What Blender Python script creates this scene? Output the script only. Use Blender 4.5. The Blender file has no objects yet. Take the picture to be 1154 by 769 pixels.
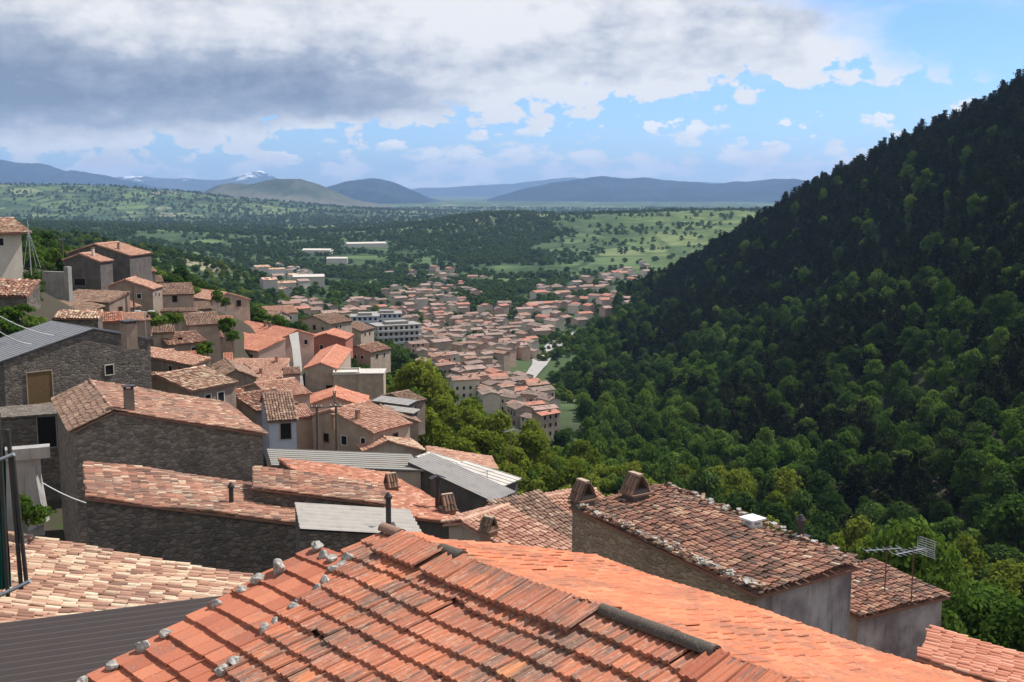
import bpy, math, random
import numpy as np
from mathutils import Vector
rad = math.radians
sc = bpy.context.scene
COL = sc.collection
RNG = np.random.default_rng(7)
DEBUG = False

# ------------------------------------------------------------------ camera
FPX = 1250.0
PITCH = math.atan((384.5 - 215) / FPX)
cam_d = bpy.data.cameras.new("camera")
cam_d.sensor_width = 36.0
cam_d.lens = 36.0 * FPX / 1154.0
cam_d.clip_start = 0.2
cam_d.clip_end = 80000
cam = bpy.data.objects.new("camera", cam_d)
COL.objects.link(cam)
cam.rotation_euler = (math.pi / 2 - PITCH, 0, 0)
sc.camera = cam
CF = np.array([0, math.cos(PITCH), -math.sin(PITCH)])
CU = np.array([0, math.sin(PITCH), math.cos(PITCH)])


def ray(u, v):
    return CF + (u - 577) / FPX * np.array([1., 0, 0]) - (v - 384.5) / FPX * CU


def at(u, v, y):
    """world point seen at photo pixel (u, v), y metres ahead of the camera"""
    r = ray(u, v)
    return r * (y / r[1])


def on_plane(u, v, p, n):
    r = ray(u, v)
    return r * (np.dot(p, n) / np.dot(r, n))


def proj(p):
    d = p @ CF
    return 577 + FPX * p[..., 0] / d, 384.5 - FPX * (p @ CU) / d


# ------------------------------------------------------------------ render / light
sc.view_settings.view_transform = 'Standard'
sc.view_settings.look = 'None'
sc.view_settings.exposure = 0.45
sc.view_settings.gamma = 1.0
sc.cycles.use_denoising = True
sc.cycles.denoiser = 'OPENIMAGEDENOISE'
sc.cycles.denoising_prefilter = 'ACCURATE'
sc.cycles.max_bounces = 5
sc.cycles.diffuse_bounces = 3
sc.cycles.glossy_bounces = 1
sc.cycles.transmission_bounces = 2
sc.cycles.transparent_max_bounces = 4
sc.cycles.volume_bounces = 0
sc.cycles.use_adaptive_sampling = True
sc.cycles.adaptive_threshold = 0.02
sc.cycles.caustics_reflective = False
sc.cycles.caustics_refractive = False

SUN_AZ, SUN_EL = 55.0, 54.0       # azimuth clockwise from +Y (view direction)
sl = bpy.data.lights.new("sun", 'SUN')
sl.energy = 4.8
sl.angle = rad(0.5)
sl.color = (1.0, 0.95, 0.87)
sun = bpy.data.objects.new("sun", sl)
COL.objects.link(sun)
sdir = Vector((math.sin(rad(SUN_AZ)) * math.cos(rad(SUN_EL)), math.cos(rad(SUN_AZ)) * math.cos(rad(SUN_EL)), math.sin(rad(SUN_EL))))
sun.rotation_euler = sdir.to_track_quat('Z', 'Y').to_euler()


class NT:
    """tiny node-tree helper"""
    def __init__(self, tree):
        self.t = tree

    def n(self, typ, ins=None, **props):
        nd = self.t.nodes.new(typ)
        for k, v in props.items():
            setattr(nd, k, v)
        for k, v in (ins or {}).items():
            self.set(nd.inputs[k], v)
        return nd

    def set(self, sock, v):
        if isinstance(v, bpy.types.NodeSocket):
            self.t.links.new(v, sock)
        else:
            if isinstance(v, (tuple, list)) and len(v) == 3 and sock.type == 'RGBA':
                v = (*v, 1)
            sock.default_value = v

    def math(self, op, a, b=None, c=None, clamp=False):
        nd = self.t.nodes.new('ShaderNodeMath')
        nd.operation = op
        nd.use_clamp = clamp
        for i, v in enumerate((a, b, c)):
            if v is not None:
                self.set(nd.inputs[i], v)
        return nd.outputs[0]

    def sm(self, x, lo, hi):
        nd = self.n('ShaderNodeMapRange', {0: x, 1: lo, 2: hi, 3: 0.0, 4: 1.0}, interpolation_type='SMOOTHSTEP')
        return nd.outputs[0]

    def mix(self, f, a, b, blend='MIX'):
        nd = self.n('ShaderNodeMix', data_type='RGBA', blend_type=blend)
        self.set(nd.inputs[0], f)
        self.set(nd.inputs[6], a)
        self.set(nd.inputs[7], b)
        return nd.outputs[2]

    def ramp(self, f, stops, interp='LINEAR'):
        nd = self.n('ShaderNodeValToRGB')
        cr = nd.color_ramp
        cr.interpolation = interp
        while len(cr.elements) < len(stops):
            cr.elements.new(0.5)
        for e, (p, c) in zip(cr.elements, stops):
            e.position = p
            e.color = (*c, 1)
        self.set(nd.inputs[0], f)
        return nd.outputs[0]

    def noise(self, vec, scale, detail=4, rough=0.55, out=0):
        nd = self.n('ShaderNodeTexNoise', {'Scale': scale, 'Detail': detail, 'Roughness': rough})
        if vec is not None:
            self.set(nd.inputs['Vector'], vec)
        return nd.outputs[out]

    def vor(self, vec, scale, feature='F1', out='Color', rnd=1.0):
        nd = self.n('ShaderNodeTexVoronoi', {'Scale': scale, 'Randomness': rnd}, feature=feature)
        if vec is not None:
            self.set(nd.inputs['Vector'], vec)
        return nd.outputs[out]

    def mapping(self, vec, scale=(1, 1, 1), rot=(0, 0, 0)):
        return self.n('ShaderNodeMapping', {'Vector': vec, 'Scale': scale, 'Rotation': rot}).outputs[0]


# ------------------------------------------------------------------ world: sky and clouds
def build_world():
    w = bpy.data.worlds.new("World")
    sc.world = w
    w.use_nodes = True
    t = w.node_tree
    t.nodes.clear()
    N = NT(t)
    sky = N.n('ShaderNodeTexSky', sky_type='NISHITA', sun_disc=False, sun_elevation=rad(SUN_EL), sun_rotation=rad(SUN_AZ),
              altitude=700, air_density=1.0, dust_density=0.6, ozone_density=1.6)
    tc = N.n('ShaderNodeTexCoord').outputs['Generated']
    sep = N.n('ShaderNodeSeparateXYZ', {0: tc})
    x, y, z = sep.outputs
    az = N.math('ARCTAN2', x, y)
    el = N.math('ARCSINE', z)
    vec = N.n('ShaderNodeCombineXYZ', {0: N.math('MULTIPLY', az, 5.0), 1: N.math('MULTIPLY', el, 15.0), 2: 3.7}).outputs[0]
    vec2 = N.n('ShaderNodeCombineXYZ', {0: N.math('MULTIPLY', az, 9.0), 1: N.math('MULTIPLY', el, 15.0), 2: 9.1}).outputs[0]
    n1 = N.noise(vec, 1.0, 8, 0.58)
    n2 = N.noise(vec2, 2.1, 10, 0.62)
    n3 = N.noise(vec, 0.55, 4, 0.5)
    vd = N.n('ShaderNodeTexVoronoi', {'Vector': vec2, 'Scale': 2.6, 'Detail': 4.0, 'Roughness': 0.55, 'Smoothness': 0.35}, feature='SMOOTH_F1', normalize=True, voronoi_dimensions='2D').outputs['Distance']
    puff = N.math('SUBTRACT', 0.27, vd)
    n1c = N.math('SUBTRACT', n1, 0.5)
    n2c = N.math('SUBTRACT', n2, 0.5)
    # big cloud deck, thinning to the right
    elb = N.math('MULTIPLY_ADD', az, 0.110, 0.056)
    low = N.math('ADD', N.math('SUBTRACT', el, elb), N.math('ADD', N.math('MULTIPLY', n2c, 0.05), N.math('MULTIPLY', puff, 0.12)))
    m_low = N.sm(low, 0.0, 0.009)
    azr = N.math('MULTIPLY_ADD', el, -1.75, 0.575)
    right = N.math('ADD', N.math('SUBTRACT', azr, az), N.math('MULTIPLY', n1c, 0.42))
    m_right = N.sm(right, -0.03, 0.11)
    m_top = N.sm(N.math('ADD', el, N.math('MULTIPLY', n3, 0.4)), 0.95, 0.55)
    m_front = N.sm(N.math('ABSOLUTE', az), 1.9, 1.1)
    deck = N.math('MULTIPLY', N.math('MULTIPLY', m_low, m_right), N.math('MULTIPLY', m_top, m_front))
    # shading of the deck: a slate grey belly low on the left, white upper parts
    d1 = N.math('MULTIPLY_ADD', N.math('ADD', az, 0.30), 0.05, 0.0)
    dc = N.math('DIVIDE', N.math('SUBTRACT', el, N.math('ADD', 0.080, d1)), 0.040)
    belly = N.math('POWER', 2.718, N.math('MULTIPLY', N.math('MULTIPLY', dc, dc), -1.0))
    bl = N.sm(az, 0.0, -0.26)
    dark = N.math('MULTIPLY', belly, bl)
    dark = N.math('ADD', N.math('MULTIPLY', dark, 0.62), N.math('MULTIPLY', N.sm(az, 0.35, -0.45), 0.20))
    dark = N.math('ADD', dark, N.math('MULTIPLY', n1c, 2.0))
    dark = N.math('ADD', dark, N.math('MULTIPLY', n2c, 0.55))
    dark = N.math('SUBTRACT', dark, N.math('MULTIPLY', puff, 1.0))
    edge = N.sm(low, 0.042, 0.004)
    dark = N.math('SUBTRACT', dark, N.math('MULTIPLY', edge, 0.34))
    dark = N.math('ADD', dark, 0.06, clamp=True)
    K = 6.2
    ccol = N.ramp(dark, [(0.0, (0.97, 0.96, 0.95)), (0.25, (0.76, 0.77, 0.80)), (0.55, (0.43, 0.48, 0.57)), (1.0, (0.215, 0.27, 0.37))])
    # cumulus band along the horizon
    top = N.math('MULTIPLY_ADD', az, 0.020, 0.051)
    cb = N.math('ADD', N.math('SUBTRACT', top, el), N.math('ADD', N.math('MULTIPLY', n1c, 0.10), N.math('ADD', N.math('MULTIPLY', n2c, 0.05), N.math('MULTIPLY', puff, 0.13))))
    m_c = N.math('MULTIPLY', N.sm(cb, 0.0, 0.006), m_front)
    vec3 = N.n('ShaderNodeCombineXYZ', {0: N.math('MULTIPLY', az, 15.0), 1: N.math('MULTIPLY', el, 40.0), 2: 2.0}).outputs[0]
    gap = N.math('ADD', N.math('MULTIPLY', N.math('SUBTRACT', N.noise(vec3, 1.0, 7, 0.6), 0.5), 1.0), N.math('MULTIPLY', puff, 0.7))
    m_c = N.math('MULTIPLY', m_c, N.sm(gap, -0.085, 0.03))
    cd = N.math('ADD', N.math('MULTIPLY', gap, -1.6), N.math('MULTIPLY_ADD', cb, 4.0, 0.12), clamp=True)
    cumc = N.ramp(cd, [(0.0, (1.15, 1.13, 1.09)), (0.35, (0.92, 0.93, 0.95)), (1.0, (0.55, 0.66, 0.82))])
    # thin veil streaks in the blue gap
    veil = N.math('MULTIPLY', N.sm(n1, 0.52, 0.72), 0.40)
    veil = N.math('MULTIPLY', veil, m_front)
    skyc = N.mix(1.0, sky.outputs[0], N.mix(m_front, (1.15, 0.98, 0.86), (0.52, 0.72, 1.04)), 'MULTIPLY')
    c = N.mix(veil, skyc, (5.0, 5.5, 6.2))
    rear_fill = N.math('MULTIPLY', N.math('SUBTRACT', 1.0, m_front), N.math('MULTIPLY', N.sm(n1, 0.38, 0.58), 0.8))  # unseen bright clouds behind the camera, added as fill light for shaded walls
    c = N.mix(rear_fill, c, (7.0, 6.6, 6.2))
    c = N.mix(N.math('MULTIPLY', m_c, 0.92), c, N.mix(1.0, cumc, (K, K, K), 'MULTIPLY'))
    c = N.mix(N.math('MULTIPLY', deck, 0.97), c, N.mix(1.0, ccol, (K, K, K), 'MULTIPLY'))
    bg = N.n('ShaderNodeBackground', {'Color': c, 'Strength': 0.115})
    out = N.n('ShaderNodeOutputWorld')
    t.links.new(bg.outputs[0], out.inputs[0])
    w.cycles.sampling_method = 'MANUAL'
    w.cycles.sample_map_resolution = 512


build_world()

# ------------------------------------------------------------------ materials
MATS = {}


def new_mat(name, rough=0.9):
    m = bpy.data.materials.new(name)
    m.use_nodes = True
    N = NT(m.node_tree)
    b = m.node_tree.nodes['Principled BSDF']
    b.inputs['Roughness'].default_value = rough
    b.inputs['Specular IOR Level'].default_value = 0.25
    MATS[name] = m
    return N, b, m


def bump(N, b, h, strength, dist=0.02):
    bp = N.n('ShaderNodeBump', {'Strength': strength, 'Distance': dist, 'Height': h})
    N.set(b.inputs['Normal'], bp.outputs[0])


def attr(N, name='rnd'):
    return N.n('ShaderNodeAttribute', attribute_name=name).outputs['Fac']


def objco(N):
    return N.n('ShaderNodeTexCoord').outputs['Object']


def tile_mat(name, stops, stain=(0.13, 0.11, 0.09), stain_amt=0.5, pale=(0.55, 0.48, 0.38), pale_amt=0.25, fine=9.0, big=0.45, lo=0.56, hi=0.80):
    N, b, m = new_mat(name, 0.92)
    r = attr(N)
    co = objco(N)
    col = N.ramp(r, stops)
    f1 = N.noise(co, fine, 6, 0.7)
    f2 = N.noise(co, big, 5, 0.6)
    f3 = N.noise(co, fine * 3.1, 3, 0.6)
    s = N.math('MULTIPLY', N.sm(N.math('ADD', N.math('MULTIPLY', f1, 0.6), N.math('MULTIPLY', f2, 0.55)), lo, hi), stain_amt)
    col = N.mix(s, col, stain)
    p = N.math('MULTIPLY', N.sm(N.math('ADD', N.math('MULTIPLY', f3, 0.6), N.math('MULTIPLY', f1, 0.4)), 0.52, 0.70), pale_amt)
    col = N.mix(p, col, pale)
    N.set(b.inputs['Base Color'], col)
    bump(N, b, f3, 0.5, 0.01)
    return m


tile_mat('tile_old', [(0.0, (0.12, 0.070, 0.050)), (0.25, (0.24, 0.112, 0.074)), (0.5, (0.34, 0.155, 0.098)), (0.70, (0.39, 0.205, 0.130)), (0.88, (0.46, 0.31, 0.20)), (1.0, (0.58, 0.46, 0.33))], stain_amt=0.7, lo=0.52, hi=0.74)
tile_mat('tile_brown', [(0.0, (0.15, 0.095, 0.068)), (0.4, (0.26, 0.155, 0.105)), (0.8, (0.34, 0.22, 0.15)), (1.0, (0.44, 0.33, 0.23))], stain_amt=0.6, pale_amt=0.15)
tile_mat('tile_pale', [(0.0, (0.20, 0.105, 0.072)), (0.25, (0.36, 0.185, 0.125)), (0.5, (0.47, 0.29, 0.19)), (0.75, (0.57, 0.43, 0.29)), (1.0, (0.64, 0.53, 0.38))], stain_amt=0.5, lo=0.53, hi=0.76)
tile_mat('tile_new', [(0.0, (0.44, 0.165, 0.100)), (0.5, (0.54, 0.225, 0.140)), (1.0, (0.64, 0.32, 0.21))], stain_amt=0.35, pale_amt=0.30)
tile_mat('tile_rust', [(0.0, (0.26, 0.105, 0.065)), (0.4, (0.40, 0.155, 0.090)), (0.75, (0.48, 0.215, 0.130)), (1.0, (0.58, 0.40, 0.28))], stain_amt=0.5)
tile_mat('tile_orange', [(0.0, (0.48, 0.145, 0.070)), (0.5, (0.57, 0.178, 0.085)), (1.0, (0.64, 0.235, 0.120))], stain=(0.27, 0.125, 0.075), stain_amt=0.75, pale=(0.62, 0.36, 0.22), pale_amt=0.35, fine=6, big=1.4, lo=0.53, hi=0.66)
tile_mat('tile_pink', [(0.0, (0.33, 0.160, 0.11)), (0.5, (0.48, 0.260, 0.175)), (1.0, (0.60, 0.40, 0.28))], stain_amt=0.35)
tile_mat('roof_terracotta', [(0.0, (0.22, 0.125, 0.095)), (1.0, (0.40, 0.235, 0.165))], stain_amt=0.5, fine=2.0)
tile_mat('roof_faded', [(0.0, (0.25, 0.170, 0.140)), (1.0, (0.42, 0.290, 0.235))], stain_amt=0.5, fine=2.0)
tile_mat('roof_brown', [(0.0, (0.17, 0.125, 0.100)), (1.0, (0.30, 0.210, 0.165))], stain_amt=0.5, fine=2.0)
tile_mat('roof_red', [(0.0, (0.36, 0.150, 0.100)), (1.0, (0.48, 0.220, 0.150))], stain_amt=0.4, fine=2.0)
tile_mat('ridge_dark', [(0.0, (0.065, 0.055, 0.045)), (1.0, (0.13, 0.10, 0.075))], stain=(0.04, 0.038, 0.032), stain_amt=0.8, pale=(0.38, 0.36, 0.27), pale_amt=0.5, fine=16, big=3.0)


def worn_tiles():
    N, b, m = new_mat('tile_worn', 0.92)
    co = objco(N)
    st = N.mapping(N.mapping(co, (1, 1, 1), (0, 0, rad(137.5))), (1.6, 26.0, 3.0))
    col = N.ramp(attr(N), [(0.0, (0.27, 0.115, 0.078)), (0.3, (0.37, 0.140, 0.085)), (0.62, (0.45, 0.165, 0.092)), (0.88, (0.52, 0.180, 0.090)), (1.0, (0.60, 0.235, 0.095))])
    f = N.noise(st, 1.0, 6, 0.62)
    blot = N.noise(co, 1.0, 5, 0.6)
    spot = N.noise(co, 16.0, 5, 0.7)
    k = N.math('ADD', N.math('MULTIPLY', f, 0.62), N.math('MULTIPLY', blot, 0.42))
    col = N.mix(N.math('MULTIPLY', N.sm(k, 0.47, 0.62), 0.85), col, (0.150, 0.112, 0.088))
    k2 = N.math('ADD', N.math('MULTIPLY', N.noise(st, 1.9, 5, 0.6), 0.6), N.math('MULTIPLY', spot, 0.4))
    col = N.mix(N.math('MULTIPLY', N.sm(k2, 0.51, 0.64), 0.65), col, (0.60, 0.40, 0.29))
    col = N.mix(N.math('MULTIPLY', N.sm(spot, 0.60, 0.70), 0.5), col, (0.33, 0.31, 0.25))
    N.set(b.inputs['Base Color'], col)
    bump(N, b, N.math('ADD', f, spot), 0.6, 0.012)


worn_tiles()
tile_mat('tile_strip', [(0.0, (0.33, 0.105, 0.060)), (0.5, (0.41, 0.135, 0.075)), (1.0, (0.50, 0.185, 0.10))], stain=(0.19, 0.12, 0.09), stain_amt=0.7, pale=(0.55, 0.32, 0.22), pale_amt=0.35, fine=10, big=1.2)


def wall_mat(name, c1, c2, stain, stain_amt=0.6, sc_=0.8, brk=0.0):
    N, b, m = new_mat(name, 0.95)
    co = objco(N)
    f = N.noise(co, sc_, 6, 0.6)
    col = N.mix(N.sm(f, 0.35, 0.68), c1, c2)
    drip = N.noise(N.mapping(co, (1.6, 1.6, 0.16)), 1.4, 6, 0.65)
    col = N.mix(N.math('MULTIPLY', N.sm(drip, 0.50, 0.72), stain_amt), col, stain)
    g = N.noise(co, 14.0, 4, 0.6)
    col = N.mix(N.math('MULTIPLY', g, 0.25), col, stain)
    N.set(b.inputs['Base Color'], col)
    bump(N, b, g, 0.35, 0.02)
    return m


def stone_mat(name, c1, c2, mortar, scale=2.6):
    N, b, m = new_mat(name, 0.95)
    co = objco(N)
    wob = N.n('ShaderNodeVectorMath', {0: co, 1: N.n('ShaderNodeVectorMath', {0: N.noise(co, 1.5, 3, out=1), 1: (0.25, 0.25, 0.25)}, operation='MULTIPLY').outputs[0]}, operation='ADD').outputs[0]
    v = N.mapping(wob, (1, 1, 1.7))
    cell = N.vor(v, scale, 'F1', 'Color')
    dist = N.vor(v, scale, 'DISTANCE_TO_EDGE', 'Distance')
    bw = N.n('ShaderNodeRGBToBW', {0: cell}).outputs[0]
    col = N.mix(N.sm(bw, 0.2, 0.8), c1, c2)
    col = N.mix(N.math('MULTIPLY', N.noise(co, 9, 5), 0.5), col, mortar)
    col = N.mix(N.sm(dist, 0.085, 0.02), col, mortar)
    big = N.noise(co, 0.5, 4)
    col = N.mix(N.math('MULTIPLY', N.sm(big, 0.5, 0.75), 0.5), col, (0.07, 0.065, 0.06))
    N.set(b.inputs['Base Color'], col)
    bump(N, b, N.sm(dist, 0.0, 0.16), 0.8, 0.06)
    return m


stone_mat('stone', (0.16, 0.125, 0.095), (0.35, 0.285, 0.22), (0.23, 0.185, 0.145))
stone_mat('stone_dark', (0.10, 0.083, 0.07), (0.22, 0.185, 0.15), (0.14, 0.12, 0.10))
stone_mat('stone_tan', (0.26, 0.18, 0.12), (0.42, 0.31, 0.21), (0.36, 0.28, 0.19), 3.0)
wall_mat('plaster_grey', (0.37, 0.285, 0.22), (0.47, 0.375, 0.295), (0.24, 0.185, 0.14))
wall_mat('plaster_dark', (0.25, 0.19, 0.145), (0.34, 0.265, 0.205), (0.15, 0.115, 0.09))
wall_mat('plaster_darkest', (0.10, 0.088, 0.078), (0.15, 0.132, 0.115), (0.06, 0.055, 0.05))  # darkest of the plaster colours
wall_mat('plaster_cream', (0.56, 0.50, 0.40), (0.64, 0.58, 0.47), (0.38, 0.32, 0.25), 0.35)
wall_mat('plaster_pink', (0.50, 0.34, 0.27), (0.56, 0.40, 0.32), (0.36, 0.25, 0.20), 0.4)
wall_mat('plaster_red', (0.34, 0.12, 0.085), (0.40, 0.155, 0.11), (0.24, 0.10, 0.08), 0.4)
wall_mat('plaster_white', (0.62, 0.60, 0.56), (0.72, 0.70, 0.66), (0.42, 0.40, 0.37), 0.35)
wall_mat('plaster_blue', (0.42, 0.46, 0.52), (0.50, 0.54, 0.60), (0.34, 0.36, 0.40), 0.35)
wall_mat('plaster_lilac', (0.21, 0.16, 0.155), (0.52, 0.45, 0.42), (0.15, 0.115, 0.105), 0.9, 0.45)
wall_mat('concrete', (0.28, 0.265, 0.24), (0.37, 0.35, 0.32), (0.16, 0.15, 0.135), 0.6)
wall_mat('concrete_pale', (0.50, 0.46, 0.40), (0.60, 0.55, 0.47), (0.35, 0.32, 0.28), 0.4)


def flat_mat(name, col, rough=0.8, metal=0.0, var=0.35, vs=3.0, dark=None):
    N, b, m = new_mat(name, rough)
    co = objco(N)
    f = N.noise(co, vs, 6, 0.65)
    dk = dark or tuple(c * 0.5 for c in col)
    N.set(b.inputs['Base Color'], N.mix(N.math('MULTIPLY', N.sm(f, 0.42, 0.75), var), col, dk))
    b.inputs['Metallic'].default_value = metal
    bump(N, b, N.noise(co, vs * 6, 3), 0.2, 0.01)
    return m


flat_mat('metal_pale', (0.36, 0.33, 0.29), 0.8, 0.0, 0.4, 1.4)
flat_mat('metal_dark', (0.062, 0.050, 0.047), 0.95, 0.0, 0.4, 1.2, (0.05, 0.045, 0.045))
flat_mat('metal_slate', (0.19, 0.195, 0.20), 0.75, 0.0, 0.5, 0.9)
flat_mat('metal_brownish', (0.33, 0.31, 0.285), 0.7, 0.0, 0.5, 0.9)
flat_mat('sheet_beige', (0.50, 0.46, 0.40), 0.8, 0.0, 0.4, 0.8)
flat_mat('sheet_greygreen', (0.25, 0.24, 0.21), 0.8, 0.0, 0.5, 0.5, (0.24, 0.16, 0.12))
flat_mat('iron', (0.055, 0.048, 0.045), 0.5, 0.0, 0.5, 6)
flat_mat('rust', (0.16, 0.085, 0.055), 0.85, 0.0, 0.6, 6)
flat_mat('galvanised', (0.50, 0.51, 0.52), 0.4, 0.6, 0.3, 6)
flat_mat('wood_pole', (0.13, 0.10, 0.08), 0.9, 0.0, 0.5, 5)
flat_mat('wood_door', (0.20, 0.13, 0.07), 0.8, 0.0, 0.5, 4)
flat_mat('door_ochre', (0.15, 0.095, 0.04), 0.85, 0.0, 0.5, 3)
flat_mat('white_paint', (0.75, 0.75, 0.73), 0.6, 0.0, 0.25, 5)
flat_mat('green_net', (0.015, 0.10, 0.08), 0.8, 0.0, 0.5, 3)
flat_mat('hole', (0.012, 0.011, 0.010), 0.9, 0.0, 0.0)
flat_mat('bark', (0.11, 0.085, 0.065), 0.95, 0.0, 0.5, 6)
flat_mat('town_white', (0.60, 0.60, 0.60), 0.8, 0.0, 0.3, 0.3)
flat_mat('asphalt', (0.085, 0.085, 0.085), 0.9, 0.0, 0.4, 0.3)
flat_mat('pale_road', (0.36, 0.34, 0.31), 0.9, 0.0, 0.4, 0.2)
flat_mat('cable_white', (0.62, 0.62, 0.60), 0.6)


def rock_mat():
    N, b, m = new_mat('rock', 0.95)
    co = objco(N)
    f = N.noise(co, 9, 8, 0.7)
    col = N.ramp(f, [(0.3, (0.09, 0.085, 0.07)), (0.48, (0.28, 0.265, 0.23)), (0.68, (0.58, 0.56, 0.51))])
    N.set(b.inputs['Base Color'], col)
    bump(N, b, f, 0.7, 0.03)
    return m


rock_mat()


def glass_mat():
    N, b, m = new_mat('pane_glass', 0.12)
    b.inputs['Base Color'].default_value = (0.02, 0.024, 0.028, 1)
    b.inputs['Specular IOR Level'].default_value = 0.5


glass_mat()


def leaf_mat(name, stops, trans=0.35, tcol=(0.10, 0.16, 0.02)):
    m = bpy.data.materials.new(name)
    m.use_nodes = True
    t = m.node_tree
    t.nodes.clear()
    N = NT(t)
    oi = N.n('ShaderNodeObjectInfo').outputs['Random']
    r = attr(N)
    f = N.math('ADD', N.math('MULTIPLY', r, 0.42), N.math('MULTIPLY', oi, 0.58))
    col = N.ramp(f, stops)
    df = N.n('ShaderNodeBsdfDiffuse', {'Color': col})
    tr = N.n('ShaderNodeBsdfTranslucent', {'Color': N.mix(0.5, col, tcol)})
    mx = N.n('ShaderNodeMixShader', {0: trans, 1: df.outputs[0], 2: tr.outputs[0]})
    out = N.n('ShaderNodeOutputMaterial')
    t.links.new(mx.outputs[0], out.inputs[0])
    MATS[name] = m


leaf_mat('leaf_bright', [(0.0, (0.028, 0.056, 0.012)), (0.45, (0.070, 0.128, 0.022)), (1.0, (0.175, 0.245, 0.046))], 0.42, (0.10, 0.18, 0.02))
leaf_mat('leaf_lime', [(0.0, (0.070, 0.100, 0.013)), (0.45, (0.140, 0.175, 0.022)), (1.0, (0.250, 0.270, 0.045))], 0.5, (0.20, 0.26, 0.02))
leaf_mat('leaf_green', [(0.0, (0.015, 0.034, 0.010)), (0.5, (0.036, 0.070, 0.018)), (1.0, (0.088, 0.140, 0.034))], 0.28)
leaf_mat('leaf_pine', [(0.0, (0.0095, 0.0145, 0.007)), (0.5, (0.018, 0.025, 0.0095)), (1.0, (0.034, 0.042, 0.015))], 0.15, (0.03, 0.05, 0.01))
leaf_mat('leaf_far', [(0.0, (0.036, 0.066, 0.022)), (0.5, (0.058, 0.098, 0.030)), (1.0, (0.100, 0.145, 0.044))], 0.25)


# ------------------------------------------------------------------ mesh building
class MB:
    def __init__(self):
        self.v, self.f, self.m, self.r, self.n = [], [], [], [], 0

    def add(self, V, F, mi=0, rnd=0.5):
        V = np.asarray(V, float)
        F = np.asarray(F, int)
        self.v.append(V)
        self.f.append(F + self.n)
        k = len(F)
        self.m.append(np.full(k, mi) if np.isscalar(mi) else np.asarray(mi))
        self.r.append(np.full(k, rnd, float) if np.isscalar(rnd) else np.asarray(rnd, float))
        self.n += len(V)

    def box(self, c, d, mi=0, ax=None, rnd=0.5):
        """box of half sizes d about c; ax = three axes"""
        ax = np.eye(3) if ax is None else np.asarray(ax, float)
        s = np.array([[-1, -1, -1], [1, -1, -1], [1, 1, -1], [-1, 1, -1], [-1, -1, 1], [1, -1, 1], [1, 1, 1], [-1, 1, 1]]) * np.asarray(d, float)
        self.add(np.asarray(c, float) + s @ ax, [[0, 3, 2, 1], [4, 5, 6, 7], [0, 1, 5, 4], [1, 2, 6, 5], [2, 3, 7, 6], [3, 0, 4, 7]], mi, rnd)

    def tube(self, p, q, r0, r1=None, n=8, mi=0, caps=True):
        p, q = np.asarray(p, float), np.asarray(q, float)
        r1 = r0 if r1 is None else r1
        d = q - p
        d = d / np.linalg.norm(d)
        a = np.cross(d, [0, 0, 1.0] if abs(d[2]) < 0.9 else [1.0, 0, 0])
        a /= np.linalg.norm(a)
        b = np.cross(d, a)
        th = np.arange(n) * 2 * math.pi / n
        ring = np.cos(th)[:, None] * a + np.sin(th)[:, None] * b
        V = np.vstack([p + ring * r0, q + ring * r1, [p], [q]])
        F = [[i, (i + 1) % n, n + (i + 1) % n, n + i] for i in range(n)]
        if caps:
            F += [[2 * n, (i + 1) % n, i, i] for i in range(n)]
            F += [[2 * n + 1, n + i, n + (i + 1) % n, n + (i + 1) % n] for i in range(n)]
        self.add(V, F, mi)

    def poly(self, pts, mi=0, rnd=0.5):
        P = np.asarray(pts, float)
        n = len(P)
        if n == 4:
            self.add(P, [[0, 1, 2, 3]], mi, rnd)
        else:
            self.add(P, [[0, i, i + 1, i + 1] for i in range(1, n - 1)], mi, rnd)

    def build(self, name, mats, parent=None, origin=(0, 0, 0), smooth=False, label=None, link=True):
        V = np.vstack(self.v) - np.asarray(origin, float)
        F = np.vstack(self.f)
        mi = np.concatenate(self.m)
        rn = np.concatenate(self.r)
        tri = F[:, 2] == F[:, 3]
        cnt = np.where(tri, 3, 4)
        keep = np.ones(F.shape, bool)
        keep[tri, 3] = False
        loops = F[keep]
        me = bpy.data.meshes.new(name)
        me.vertices.add(len(V))
        me.vertices.foreach_set('co', V.astype(np.float32).ravel())
        me.loops.add(len(loops))
        me.loops.foreach_set('vertex_index', loops.astype(np.int32))
        me.polygons.add(len(F))
        st = np.concatenate([[0], np.cumsum(cnt)[:-1]])
        me.polygons.foreach_set('loop_start', st.astype(np.int32))
        me.polygons.foreach_set('material_index', mi.astype(np.int32))
        me.polygons.foreach_set('use_smooth', np.full(len(F), smooth))
        me.update(calc_edges=True)
        a = me.attributes.new('rnd', 'FLOAT', 'FACE')
        a.data.foreach_set('value', rn.astype(np.float32))
        for m in ([mats] if isinstance(mats, str) else mats):
            me.materials.append(MATS[m])
        o = bpy.data.objects.new(name, me)
        if link:
            COL.objects.link(o)
        if parent is not None:
            o.parent = parent
        if label:
            o['label'] = label
        return o


def tag(o, label, cat, group=None, kind=None):
    if label:
        o['label'] = label
    if cat:
        o['category'] = cat
    if group:
        o['group'] = group
    if kind:
        o['kind'] = kind
    return o


def thing(name, label, cat, loc=(0, 0, 0), group=None):
    o = bpy.data.objects.new(name, None)
    o.empty_display_size = 0.3
    COL.objects.link(o)
    o.location = Vector([float(c) for c in loc])
    return tag(o, label, cat, group)


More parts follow.
